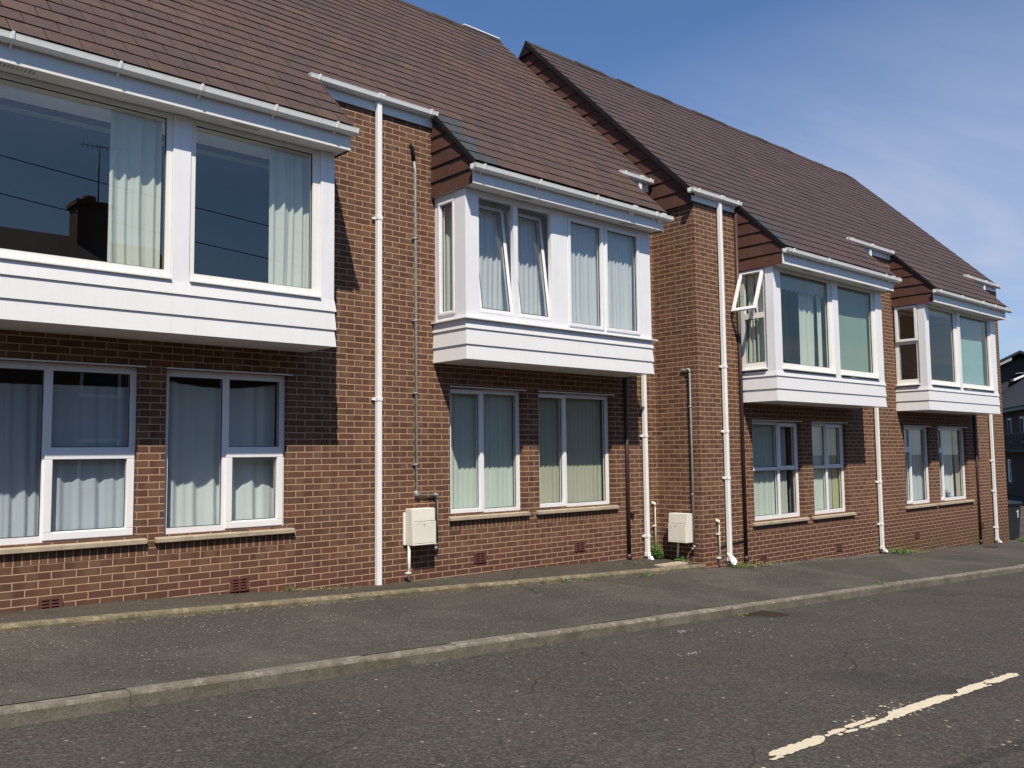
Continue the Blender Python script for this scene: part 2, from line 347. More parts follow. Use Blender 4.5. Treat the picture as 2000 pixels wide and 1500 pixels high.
# ---------------------------------------------------------------- ground
def gx(x):
    x = max(-25, min(20, x)); return -.0415*x
KY = -3.25
def zroad(x, y=KY):
    d = KY-y; return -.18+gx(x)+.055*math.sin(min(1, max(0, d/6.6))*math.pi)
def zpav(x, y):                    # y between KY+.13 and wall
    f = (y-KY)/(2.3); return gx(x)-.07+f*.088
XS = [-400, -120, -60, -25, -18, -14]+[-12+i*.5 for i in range(65)]+[22, 26, 32, 45, 60, 100, 200, 500]
def sheet(name, mat, ys, zf, x0=-1e9, x1=1e9, jit=0):
    m = MB(); xs = sorted(set([x for x in XS if x0 <= x <= x1]+[v for v in (x0, x1) if abs(v) < 1e8])); rnd = random.Random(5)
    V = [[m.bm.verts.new((x, y, zf(x, y)+(rnd.uniform(-jit, jit) if 0 < j < len(ys)-1 else 0))) for j, y in enumerate(ys)] for x in xs]
    for i in range(len(xs)-1):
        for j in range(len(ys)-1):
            m.bm.faces.new((V[i][j], V[i+1][j], V[i+1][j+1], V[i][j+1])).smooth = True
    o = m.build(name, mat, fix=False); return struct(o)
sheet('ground', 'ground_far', [-600, -60, -12.2, -9.9, -3.2, -.9, 7, 30, 80, 600], lambda x, y: gx(x)-.42 if (-14 < y < 8 and x < 18) else gx(x)-.27)
sheet('road', 'asphalt_road', [KY-6.75+i*.45 for i in range(15)]+[KY+.02], zroad)
sheet('pavement', 'asphalt_pavement', [KY+.1, -2.7, -2.2, -1.7, -1.3, -1.05, -.8, -.6], zpav, -25, 60)
sheet('side_lane', 'asphalt_pavement', [-.6, 2, 5, 12, 30], lambda x, y: zpav(x, -.6)+.004, 18.96, 60)
sheet('far_pavement', 'asphalt_pavement', [-12.2, -10.1], lambda x, y: gx(x)-.07, -25, 60)
def kerb(name, mat, y0, y1, ztop, drop, x0, x1, L, rad=.02):
    m = MB(); rnd = random.Random(3); x = x0
    while x < x1:
        xe = min(x+L, x1); a, b = x+.0022, xe-.0022; n = 6; o = rnd.uniform(-.004, .004); oy = rnd.uniform(-.004, .004)
        for k in range(n):
            p, q = a+(b-a)*k/n, a+(b-a)*(k+1)/n
            j1, j2 = (rnd.uniform(-.0025, .0025) for _ in range(2))
            if k == 0: j0 = 0
            prof = lambda X, j: [(X, y0+oy, ztop(X)-drop), (X, y0+oy+j, ztop(X)+o-rad), (X, y0+oy+rad*.35+j, ztop(X)+o-rad*.3), (X, y0+oy+rad, ztop(X)+o+j*.5), (X, y1, ztop(X)+o+.002), (X, y1, ztop(X)-drop)]
            A = [m.bm.verts.new(v) for v in prof(p, j0)]; B = [m.bm.verts.new(v) for v in prof(q, j2)]; j0 = j2
            for i in range(5): m.bm.faces.new((A[i], B[i], B[i+1], A[i+1])).smooth = False
            if k == 0: m.bm.faces.new(A)
            if k == n-1: m.bm.faces.new(B)
        x = xe
    return struct(m.build(name, mat))
kerb('kerb', 'kerb', KY, KY+.125, lambda x: gx(x)-.07, .25, -13, 60, .914, .025)
kerb('far_kerb', 'kerb', -10.1, -9.98, lambda x: gx(x)-.07, .25, -25, 60, .914)
AK = -.93
kz = lambda x: .082-.0395*x
kerb('wall_kerb', 'kerb_small', AK, AK+.10, kz, .22, -8, 5.76, 1.83, .03)
def za(x, y):
    pts = [(-9, .40), (-3.9, .205), (-2.59, .185), (.19, .03), (2.47, .0), (4.88, -.066), (5.8, -.10)]
    for (a, za_), (b, zb) in zip(pts, pts[1:]):
        if x <= b: zw = za_+(zb-za_)*(x-a)/(b-a); break
    else: zw = pts[-1][1]
    f = (y-(AK+.1))/(0-(AK+.1)); return (kz(x)-.012)*(1-f)+zw*f
sheet('wall_apron', 'asphalt_apron', [AK+.095, -.6, -.3, .05], za, -8, 5.76)
# cream, flaking centre line
def marking():
    m = MB(); rnd = random.Random(8); A = Vector((-1.64, -6.58)); B = Vector((2.13, -6.65)); L = (B-A).length; u = (B-A)/L; v = Vector((-u.y, u.x)); wd = .052
    def blob(s0, s1, lo, hi, n=14, rough=.009):
        up = []; dn = []
        lo, hi = lo*.98, hi*.98
        for i in range(n+1):
            s = s0+(s1-s0)*i/n; e = min(1, math.sin(math.pi*i/n)*2.2+.15); c = (lo+hi)/2; h = (hi-lo)/2*e
            up.append((s+rnd.uniform(-.01, .01), c+h+rnd.uniform(-rough, rough))); dn.append((s, c-h+rnd.uniform(-rough, rough)))
        def P(s, t):
            q = A+u*s+v*t; return (q.x, q.y, zroad(q.x, q.y)+.005)
        for i in range(n): m.face([P(*dn[i]), P(*dn[i+1]), P(*up[i+1]), P(*up[i])])
    for b in [(0, .12, -.06, -.03, 5), (.06, .62, -.05, .045, 22), (.45, .66, -.01, .05, 8), (.66, .75, .0, .03, 5), (.73, .92, .0, .05, 8), (.74, .80, -.04, -.015, 4), (.83, .98, -.045, -.01, 8), (.93, 1.16, .005, .055, 10), (.99, 1.5, -.055, -.005, 16), (1.12, 1.32, .02, .056, 8),
              (1.42, 2.42, -.05, .05, 40), (1.4, 1.6, -.06, -.02, 8), (2.36, 2.62, -.05, .0, 10), (2.52, 2.98, -.045, .05, 20), (2.92, 3.0, -.05, -.03, 4), (2.9, 3.2, .02, .05, 9), (3.0, 3.62, -.045, .04, 30)]: blob(*b)
    for _ in range(60):
        s = rnd.uniform(1.0, 1.9); t = rnd.uniform(.03, .16)*rnd.choice((1, 1, -.6)); r = rnd.uniform(.003, .011); blob(s, s+r*2.5, t-r, t+r, 3, .001)
    o = m.build('road_marking', 'thermoplastic'); return struct(o)
marking()
# ---------------------------------------------------------------- walls
def wall_sheet(m, T, u0, u1, z0, z1, holes, back=.14, front=0):
    us = sorted(set([u0, u1]+[h[0] for h in holes]+[h[1] for h in holes])); zs = sorted(set([z0, z1]+[h[2] for h in holes]+[h[3] for h in holes]))
    def P(u, d, z):
        a = T(u, u, d, d, z, z); return (a[0], a[2], a[4])
    for i in range(len(us)-1):
        for j in range(len(zs)-1):
            cu, cz = (us[i]+us[i+1])/2, (zs[j]+zs[j+1])/2
            if any(h[0] < cu < h[1] and h[2] < cz < h[3] for h in holes): continue
            for d in ([front] if front == 0 else [back]): m.face([P(us[i], d, zs[j]), P(us[i+1], d, zs[j]), P(us[i+1], d, zs[j+1]), P(us[i], d, zs[j+1])])
    for h in holes:
        a, b, c, e = h
        for q in ([(a, c), (a, e)], [(b, c), (b, e)], [(a, c), (b, c)], [(a, e), (b, e)]):
            m.face([P(q[0][0], front, q[0][1]), P(q[1][0], front, q[1][1]), P(q[1][0], back, q[1][1]), P(q[0][0], back, q[0][1])])
# window: returns mesh part with panes/sashes as sub-parts.  panes: (u0,u1,z0,z1) glass;  frame fills the rest of the outer rect
def fill_frame(m, T, u0, u1, z0, z1, panes, d0, d1):
    us = sorted(set([u0, u1]+[p[0] for p in panes]+[p[1] for p in panes])); zs = sorted(set([z0, z1]+[p[2] for p in panes]+[p[3] for p in panes]))
    def P(u, d, z):
        a = T(u, u, d, d, z, z); return (a[0], a[2], a[4])
    inside = lambda cu, cz: any(p[0] < cu < p[1] and p[2] < cz < p[3] for p in panes) or not (u0 < cu < u1 and z0 < cz < z1)
    for i in range(len(us)-1):
        for j in range(len(zs)-1):
            cu, cz = (us[i]+us[i+1])/2, (zs[j]+zs[j+1])/2
            if inside(cu, cz): continue
            for d in (d0, d1): m.face([P(us[i], d, zs[j]), P(us[i+1], d, zs[j]), P(us[i+1], d, zs[j+1]), P(us[i], d, zs[j+1])])
    for p in panes+[(u0, u1, z0, z1)]:
        a, b, c, e = p
        for q in ([(a, c), (a, e)], [(b, c), (b, e)], [(a, c), (b, c)], [(a, e), (b, e)]):
            m.face([P(q[0][0], d0, q[0][1]), P(q[1][0], d0, q[1][1]), P(q[1][0], d1, q[1][1]), P(q[0][0], d1, q[0][1])])
def ring(m, T, u0, u1, z0, z1, w, d0, d1):
    for a in ((u0, u1, z0, z0+w), (u0, u1, z1-w, z1), (u0, u0+w, z0+w, z1-w), (u1-w, u1, z0+w, z1-w)):
        m.box(*T(a[0], a[1], d0, d1, a[2], a[3]))
def bead(par, T, p, d):            # thin black gasket ring round a glass pane
    m = MB(); ring(m, T, p[0]-.001, p[1]+.001, p[2]-.001, p[3]+.001, .009, d-.006, d); m.build('gasket', 'seal', par)
def pane(par, T, p, d, mat='glass'):
    m = MB(); x = T(p[0], p[1], d, d, p[2], p[3])
    if abs(x[2]-x[3]) < 1e-9: m.face([(x[0], x[2], x[4]), (x[1], x[2], x[4]), (x[1], x[2], x[5]), (x[0], x[2], x[5])])
    else: m.face([(x[0], x[2], x[4]), (x[0], x[3], x[4]), (x[0], x[3], x[5]), (x[0], x[2], x[5])])
    m.build('pane', mat, par); bead(par, T, p, d)
def window(par, T, u0, u1, z0, z1, panes, d=.085, sashes=(), mat='upvc', glass='glass', beads=True):
    m = MB(); fill_frame(m, T, u0, u1, z0, z1, list(panes), d, d+.06)
    wo = m.build('window', mat, par, bevel=.004)
    for p in panes: pane(wo, T, p, d+.025, glass)
    for (a, b, c, e, w_) in sashes:
        s = MB(); ring(s, T, a, b, c, e, w_, d-.022, d+.012); s.build('sash', mat, wo, bevel=.006)
    return wo
def sill(par, wo, x0, x1, z1, Y, mat='concrete_sill', h=.075, out=.055):
    m = MB(); m.hexa([(x0, Y-out, z1-h), (x1, Y-out, z1-h), (x1, Y+.10, z1-h), (x0, Y+.10, z1-h)], [(x0, Y-out, z1-.028), (x1, Y-out, z1-.028), (x1, Y+.10, z1-.001), (x0, Y+.10, z1-.001)])
    m.build('sill', mat, wo, bevel=.006)
def soldier(par, x0, x1, z0, z1, Y):
    m = MB(); m.box(x0, x1, Y-.003, Y+.02, z0, z1); m.build('brick_band', 'brick_on_end', par)
# ---------------------------------------------------------------- roofs
def clip(poly, f):
    out = []
    for i in range(len(poly)):
        a, b = poly[i], poly[(i+1) % len(poly)]; fa, fb = f(a), f(b)
        if fa <= 0: out.append(a)
        if (fa < 0 < fb) or (fb < 0 < fa):
            t = fa/(fa-fb); out.append(tuple(a[k]+(b[k]-a[k])*t for k in range(2)))
    return out
def tile_roof(name, mat, c, x0, x1, yr, cats, yhigh, ylow, par, grey=(), seed=1, w=.30, e=.25):
    """45 degree slope z = y + c. Slates as separate tilted pieces; cats = ranges of X where the slope runs down to ylow."""
    rnd = random.Random(seed); m = MB(); g = MB(); g2 = MB(); q = math.sqrt(.5); n = Vector((0, -q, q)); up = Vector((0, q, q))
    s_low = 0; P0 = Vector((0, ylow, ylow+c)); Smax = (yr-ylow)/q; S_high = (yhigh-ylow)/q
    u = MB(); u.face([(x0, yhigh, yhigh+c-.03), (x1, yhigh, yhigh+c-.03), (x1, yr, yr+c-.03), (x0, yr, yr+c-.03)])
    for a, b in cats: u.face([(a+.02, ylow+.02, ylow+.02+c-.03), (b-.02, ylow+.02, ylow+.02+c-.03), (b-.02, yhigh, yhigh+c-.03), (a+.02, yhigh, yhigh+c-.03)])
    row = 0
    while row*e < Smax-.02:
        s0, s1 = row*e, min(row*e+e, Smax); ranges = cats if s1 <= S_high+.12 else [(x0, x1)]
        s0c = s0 if s1 <= S_high+.12 else max(s0, S_high)
        for a, b in ranges:
            k = math.floor((a-.15*(row % 2))/w)-1
            while True:
                xa = k*w+.15*(row % 2); xb = xa+w; k += 1
                if xa >= b: break
                A, B = max(xa, a)+.0035, min(xb, b)-.0035
                if B-A < .012: continue
                lo = .0135+rnd.uniform(-.001, .0025); sk = rnd.gauss(0, .0016); ds = rnd.gauss(0, .0022); tw = rnd.gauss(0, .001)
                if rnd.random() < .03: ds -= rnd.uniform(.004, .018)
                p = lambda x, s, h: (P0.x+x, P0.y+up.y*s+n.y*h, P0.z+up.z*s+n.z*h)
                L, Rr_ = s0c+ds+sk, s0c+ds-sk; T_ = s1+.004
                mm = (g if row < 9 else g2) if any(abs(A-G[0]) < .16 and G[1] == row for G in grey) else m
                top = [p(A, L, lo+tw), p(B, Rr_, lo-tw), p(B, T_, .003), p(A, T_, .003)]
                bot = [p(A, L, lo+tw-.008), p(B, Rr_, lo-tw-.008), p(B, T_, -.006), p(A, T_, -.006)]
                nf = len(mm.bm.faces); mm.hexa(bot, top); mm.bm.faces.ensure_lookup_table(); mm.bm.faces[nf+2].material_index = 1  # butt face coloured dark, painting the shade of the gap beneath
                if A > a+.02 and rnd.random() < .93:
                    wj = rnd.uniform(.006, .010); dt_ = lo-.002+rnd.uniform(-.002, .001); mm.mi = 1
                    mm.hexa([p(A-wj, L+.002, dt_-.012), p(A-.0004, L+.002, dt_-.012), p(A-.0004, T_-.01, -.01), p(A-wj, T_-.01, -.01)], [p(A-wj, L+.002, dt_), p(A-.0004, L+.002, dt_), p(A-.0004, T_-.01, dt_-.009), p(A-wj, T_-.01, dt_-.009)]); mm.mi = 0  # dark strip filling the joint: painted gap shade along with dirt
                if rnd.random() < .16:      # moss crumb where a joint meets the course above
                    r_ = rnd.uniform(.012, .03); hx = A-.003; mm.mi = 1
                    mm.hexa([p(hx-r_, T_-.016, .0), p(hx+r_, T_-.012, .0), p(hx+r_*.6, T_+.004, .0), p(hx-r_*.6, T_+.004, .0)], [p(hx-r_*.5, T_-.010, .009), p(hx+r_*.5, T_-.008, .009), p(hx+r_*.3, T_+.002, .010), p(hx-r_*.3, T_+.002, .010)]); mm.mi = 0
        row += 1
    # back slope
    u.face([(x0, yr, yr+c-.03), (x1, yr, yr+c-.03), (x1, 2*yr-yhigh, yhigh+c-.03), (x0, 2*yr-yhigh, yhigh+c-.03)])
    ro = m.build(name, [mat, 'joint_shade_dirt'], par, fix=True)
    u.build('underlay', 'under_roof', ro, fix=False)
    for q_ in (g, g2):
        if len(q_.bm.verts): q_.build('replacement_slates', ['grey_slate', 'joint_shade_dirt'], ro)
        else: q_.bm.free()
    # ridge
    r = MB(); x = x0
    while x < x1:
        xe = min(x+rnd.uniform(.42, .47), x1); dz = rnd.uniform(-.012, .018); hh = .11+rnd.uniform(-.01, .02)
        z = yr+c; r.prism([(x+.004, yr-hh, z-hh+.035+dz), (x+.004, yr-hh, z-hh+.018+dz), (x+.004, yr, z+.0+dz), (x+.004, yr+hh, z-hh+.018+dz), (x+.004, yr+hh, z-hh+.035+dz), (x+.004, yr, z+.028+dz)], (xe-x-.008, 0, rnd.uniform(-.006, .006)))
        x = xe
    r.build('ridge_tiles', 'ridge', ro, bevel=.006)
    return ro
def hung_tiles(par, X, y0, y1, z0, c, hh=.24, ww=.31, seed=2, proud=.03, name='tile_cladding', zmax=99, cback=None, mat='hung_tile'):
    """brown tiles hung on a wall facing -X, clipped under the roof line z = y + c"""
    rnd = random.Random(seed); m = MB(); row = 0; z = z0
    while z < zmax and z < max(y0, y1)+c:
        k = -1
        while True:
            ya = y0+k*ww+(ww/2 if row % 2 else 0)+.002; yb = ya+ww-.004; k += 1
            if ya > y1: break
            poly = [(max(ya, y0), z+.0015), (min(yb, y1), z+.0015), (min(yb, y1), z+hh+.02), (max(ya, y0), z+hh+.02)]
            if poly[1][0]-poly[0][0] < .01: continue
            poly = clip(poly, lambda p: p[1]-(p[0]+c))
            if cback is not None and poly: poly = clip(poly, lambda p: p[1]-(cback-p[0]))
            if len(poly) < 3: continue
            tl = rnd.uniform(-.002, .002); a = []; b = []
            for (y, zz) in poly:
                off = proud-(zz-z)/hh*.018+tl; a.append((X-off, y, zz)); b.append((X-off+.01, y, zz))
            va = [m.bm.verts.new(p) for p in a]; vb = [m.bm.verts.new(p) for p in b]; nn = len(a)
            m.bm.faces.new(va); m.bm.faces.new(vb[::-1])
            for i in range(nn): m.bm.faces.new((va[i], vb[i], vb[(i+1) % nn], va[(i+1) % nn]))
        row += 1; z += hh
    return m.build(name, mat, par)
def verge(par, X, y0, y1, c, t=.03, h=.07, mat='lead', name='verge_strip'):
    m = MB(); m.prism([(X-t, y0, y0+c-h), (X-t, y1, y1+c-h), (X-t, y1, y1+c+.012), (X-t, y0, y0+c+.012)], (t+.004, 0, 0)); return m.build(name, mat, par)
def gutter(par, x0, x1, yf, ztop, brackets, ends=True, joints=()):
    """half round-square profile, back against fascia at yf, opening upward"""
    prof = [(0, 0), (0, -.055), (-.018, -.072), (-.075, -.072), (-.102, -.052), (-.112, -.012), (-.116, 0), (-.108, .003), (-.098, -.010), (-.09, -.044), (-.07, -.062), (-.022, -.062), (-.006, -.05), (-.006, 0)]
    m = MB(); m.prism([(x0, yf+y, ztop+z) for y, z in prof], (x1-x0, 0, 0))
    for a, b in ((x0, x0+.006), (x1-.006, x1)): m.prism([(a, yf+y, ztop+z) for y, z in [(.0, .001), (.0, -.057), (-.018, -.075), (-.077, -.075), (-.105, -.054), (-.116, -.01), (-.118, .001)]], (b-a, 0, 0))
    o = m.build('gutter', 'gutter', par)
    for f in o.data.polygons: f.use_smooth = False
    def clipb(x, wd=.022, ex=.006):
        b = MB(); b.prism([(x, yf+y*(1+ex*9), ztop+z*(1+ex*9)+.004) for y, z in [(.0, .004), (.0, -.057), (-.018, -.075), (-.077, -.075), (-.105, -.054), (-.116, -.01), (-.118, .006), (-.10, .006)]], (wd, 0, 0))
        b.prism([(x+.002, yf-.002, ztop-.07), (x+.002, yf-.045, ztop-.078), (x+.002, yf-.002, ztop-.125)], (wd-.004, 0, 0))
        b.build('bracket', 'gutter', o)
    for x in brackets: clipb(x)
    for x in joints: clipb(x-.05, .1, .004)
    return o
def downpipe(par, x, y, z0, z1, clips, mat='gutter', wd=.065, shoe=True, name='downpipe'):
    m = MB(); m.box(x-wd/2, x+wd/2, y-wd, y, z0+.01, z1)
    o = m.build(name, mat, par, bevel=.006)
    for c in clips:
        b = MB(); b.box(x-wd/2-.006, x+wd/2+.006, y-wd-.006, y+.028, c, c+.045); b.box(x-wd/2-.035, x-wd/2-.006, y-.004, y+.028, c+.01, c+.035); b.build('bracket', mat, o, bevel=.003)
    if shoe:
        b = MB(); b.box(x-wd/2-.005, x+wd/2+.005, y-wd-.005, y+.005, z0+.05, z0+.11); b.hexa([(x-wd/2, y-wd-.075, z0), (x+wd/2, y-wd-.075, z0), (x+wd/2, y-.005, z0+.01), (x-wd/2, y-.005, z0+.01)], [(x-wd/2, y-wd-.04, z0+.05), (x+wd/2, y-wd-.04, z0+.05), (x+wd/2, y, z0+.08), (x-wd/2, y, z0+.08)]); b.build('shoe', mat, o, bevel=.003)
    return o
def airbrick(par, x, z, Y, name='air_brick'):
    m = MB(); w_, h = .215, .14; x0, z0 = x-w_/2, z-h/2
    ys = Y-.017; rows = 4; bar = .016; sl = (h-bar*(rows+1))/rows
    for i in range(rows+1): m.box(x0, x0+w_, ys, ys+.0155, z0+i*(sl+bar), z0+i*(sl+bar)+bar)
    for a, b in ((0, .03), (w_/2-.012, w_/2+.012), (w_-.03, w_)):
        for i in range(rows): m.box(x0+a, x0+b, ys+.0004, ys+.0155, z0+i*(sl+bar)+bar, z0+(i+1)*(sl+bar))
    o = m.build(name, 'terracotta', par)
    h_ = MB(); h_.box(x0+.02, x0+w_-.02, ys+.0145, ys+.016, z0+.01, z0+h-.01); h_.build('opening', 'dark_hole', o)
# ---------------------------------------------------------------- bays
def boards(par, X0, X1, Yf, Yw, zs, mat='cladding', flare=.020):
    m = MB()
    for z0, z1 in zs:
        o = flare; t = .002
        m.hexa([(X0-o, Yf-o, z0), (X1+o, Yf-o, z0), (X1+o, Yw+.02, z0), (X0-o, Yw+.02, z0)], [(X0-t, Yf-t, z1+.004), (X1+t, Yf-t, z1+.004), (X1+t, Yw+.02, z1+.004), (X0-t, Yw+.02, z1+.004)])
    return m.build('cladding', mat, par)
def bay_roof_trim(par, X0, X1, Yf, Yw, zsof, c, xg0, xg1, zg, brackets, joints=(), cheekL=True, cut=None, fy=-.22):
    """soffit, fascia and gutter of a bay; cheek on the left.  fascia front at Yf+fy"""
    F_ = Yf+fy
    m = MB(); m.box(X0-.04, X1+.07, F_+.015, Yw+.03, zsof, zsof+.018); so_ = m.build('soffit', 'upvc', par)
    for xv in (X0+.75, X0+2.9):
        if xv < X1-.3:
            v = MB()
            for i in range(2):
                for k in range(9): v.box(xv+k*.034, xv+k*.034+.02, F_+.06+i*.045, F_+.09+i*.045, zsof-.0015, zsof+.001)
            v.build('vent_grille', 'gasket_grey', so_)
    f = MB(); f.box(X0-.05, X1+.075, F_-.004, F_+.014, zsof-.012, zg+.0); f.build('fascia', 'fascia', par, bevel=.003)
    e = MB(); e.prism([(X1+.055, F_+.014, zsof-.012), (X1+.055, F_+.014, F_+.014+c-.03), (X1+.055, Yw, Yw+c-.03), (X1+.055, Yw, zsof-.012)], (.02, 0, 0)); e.build('cheek_board', 'black_pvc', par)
    gutter(par, xg0, xg1, F_-.004, zg, brackets, joints=joints)
def curtain(name, label, x0, x1, z0, z1, T, mat, amp=.03, wl=.12, seed=0, group=None, cat='curtain', gather=0, hang=None, droop=0):
    rnd = random.Random(seed); m = MB(); nx = max(24, int((x1-x0)/.012)); nz = 14; ph = [rnd.uniform(0, 6.28) for _ in range(5)]
    V = []
    for j in range(nz+1):
        f = j/nz; r_ = []
        for i in range(nx+1):
            t = i/nx; x = x0+(x1-x0)*t
            a = 2*math.pi*x/wl
            d = amp*(math.sin(a+ph[0]+.5*math.sin(a*.37+ph[1])+.6*f)*.6+.4*math.sin(a*.53+ph[2]+f*1.2)+.25*math.sin(a*1.9+ph[3]))*(1-.25*f)
            xx = x+gather*(x0-x)*math.sin(math.pi*f)*0.6+.012*math.sin(f*4+ph[4])*math.sin(math.pi*t)
            z = z0+(z1-z0)*f-droop*math.sin(math.pi*t)*f
            b = T(xx, xx, d, d, z, z); r_.append(m.bm.verts.new((b[0], b[2], b[4])))
        V.append(r_)
    for j in range(nz):
        for i in range(nx): m.bm.faces.new((V[j][i], V[j][i+1], V[j+1][i+1], V[j+1][i])).smooth = True
    o = m.build(name, mat, fix=False); b = T((x0+x1)/2, (x0+x1)/2, 0, 0, z0, z0); recentre(o, (b[0], b[2], b[4]))
    return tag(o, label, cat, group)
def vblind(label, x0, x1, z0, z1, Y, mat, ang=35, seed=0, group=None):
    rnd = random.Random(seed); t = thing('vertical_blind', label, 'blind', ((x0+x1)/2, Y, z0), group); m = MB(); w_ = .080; x = x0+w_/2
    while x < x1:
        a = math.radians(ang+rnd.uniform(-7, 7)); dx, dy = math.cos(a)*w_/2, math.sin(a)*w_/2; bow = .006
        m.hexa([(x-dx, Y-dy, z0), (x, Y-bow, z0), (x, Y-bow+.001, z0), (x-dx, Y-dy+.001, z0)], [(x-dx, Y-dy, z1), (x, Y-bow, z1), (x, Y-bow+.001, z1), (x-dx, Y-dy+.001, z1)])
        m.hexa([(x, Y-bow, z0), (x+dx, Y+dy, z0), (x+dx, Y+dy+.001, z0), (x, Y-bow+.001, z0)], [(x, Y-bow, z1), (x+dx, Y+dy, z1), (x+dx, Y+dy+.001, z1), (x, Y-bow+.001, z1)])
        x += .0905
    m.build('slats', mat, t)
    r = MB(); r.box(x0-.02, x1+.02, Y-.02, Y+.02, z1, z1+.04); r.build('head_rail', 'upvc', t)
    return t
# ================================================================ LEFT BUILDING (wall plane Y = 0)
CL, CR, RYL, RYR = 6.29, 6.79, 3.80, 2.95
LB = thing('brick_building', 'nearer left half of the brick terrace, with the long wide bay and a taller roof', 'building', (0, 0, 0))
T0 = front_map(0)
m = MB()
GW = [(-4.45, -2.70, .82, 2.56), (-2.42, -1.01, .82, 2.56), (1.38, 2.72, .82, 2.53), (3.03, 4.64, .82, 2.53)]
wall_sheet(m, T0, -8, 5.76, -.6, 6.02, GW+[(-4.9, -.9, 3.0, 5.06), (1.2, 4.78, 3.0, 5.06)])
m.face([(-8, 0, -.6), (-8, 7.6, -.6), (-8, 7.6, 6.0), (-8, 3.8, 9.9), (-8, 0, 6.0)])
m.face([(-8, 7.6, -.6), (5.76, 7.6, -.6), (5.76, 7.6, 6.1), (-8, 7.6, 6.1)])
m.face([(5.70, 2.9, 5.9), (5.70, 7.6, 5.9), (5.70, 3.8, 10.02), (5.70, 2.9, 9.12)])
m.build('wall', 'brick', LB, fix=False)
m = MB(); wall_sheet(m, T0, -8, 5.74, -.6, 6.02, GW+[(-4.9, -.9, 3.0, 5.06), (1.2, 4.78, 3.0, 5.06)], .28, .1401); m.build('wall_lining', 'plaster', LB, fix=False)
def rooms(par, x0, x1, yw, zf, zc, parts, zg):
    m = MB()
    m.box(x0, x1, yw+.29, yw+3.4, zf, zf+.05); m.box(x0, x1, yw+.29, yw+3.4, zc, zc+.04); m.box(x0, x1, yw+3.4, yw+3.45, zg, zc+.5); m.box(x0, x1, yw+.29, yw+3.4, zg, zg+.05)
    for p in parts: m.box(p, p+.1, yw+.29, yw+3.39, zg+.05, zf); m.box(p, p+.1, yw+.29, yw+3.39, zf+.05, zc)
    m.build('interior', 'room', par)
rooms(LB, -7.9, 5.6, 0, 2.70, 5.10, [-7.9, -2.62, .4, 2.83, 5.2], -.3)
w0 = window(LB, T0, *GW[0], panes=[(-4.38, -3.58, .88, 2.49), (-3.5, -2.76, 1.735, 2.49), (-3.487, -2.785, .915, 1.615)], sashes=[(-3.56, -2.71, .835, 1.69, .074)])
sill(LB, w0, -4.55, -2.605, .82, 0)
w1 = window(LB, T0, *GW[1], panes=[(-2.36, -1.76, .88, 2.49), (-1.685, -1.07, 1.735, 2.49), (-1.645, -1.105, .915, 1.615)], sashes=[(-1.72, -1.03, .835, 1.69, .074)])
sill(LB, w1, -2.515, -.93, .82, 0)
w3 = window(LB, T0, *GW[2], panes=[(1.45, 1.955, .885, 2.455), (2.045, 2.655, .87, 2.465)], sashes=[(1.39, 2.02, .83, 2.515, .06)])
sill(LB, w3, 1.345, 2.79, .82, 0)
w4 = window(LB, T0, *GW[3], panes=[(3.10, 3.60, .885, 2.455), (3.69, 4.575, .87, 2.465)], sashes=[(3.04, 3.665, .83, 2.515, .06)])
sill(LB, w4, 2.95, 4.72, .82, 0)
for a, b in ((-4.6, -2.6), (-2.5, -.93), (1.36, 2.82), (2.96, 4.74)): soldier(LB, a, b, .625, .742, 0)
for g in GW:   # thin white drip strip above each window
    d = MB(); d.box(g[0]-.0, g[1]+.06, -.012, .12, g[3]+.002, g[3]+.016); d.build('head_strip', 'upvc', LB)
# --- bays of the left building
def bay_parent(par, X0, X1, Yf, Yw, z0, z1):
    m = MB()   # corner mullions and infill back to the wall: the white body of the bay
    return m
def post(par, *bs, name='post'):
    for b in bs:
        m = MB(); m.box(*b); m.build(name, 'upvc', par, bevel=.003)
def corner_post(par, xa, xb, Yf, ys, z0, z1):      # L-shaped on plan
    m = MB(); m.prism([(xa, Yf, z0), (xb, Yf, z0), (xb, Yf+.07, z0), (xa+.07, Yf+.07, z0), (xa+.07, ys, z0), (xa, ys, z0)], (0, 0, z1-z0)); m.build('corner_post', 'upvc', par, bevel=.003)
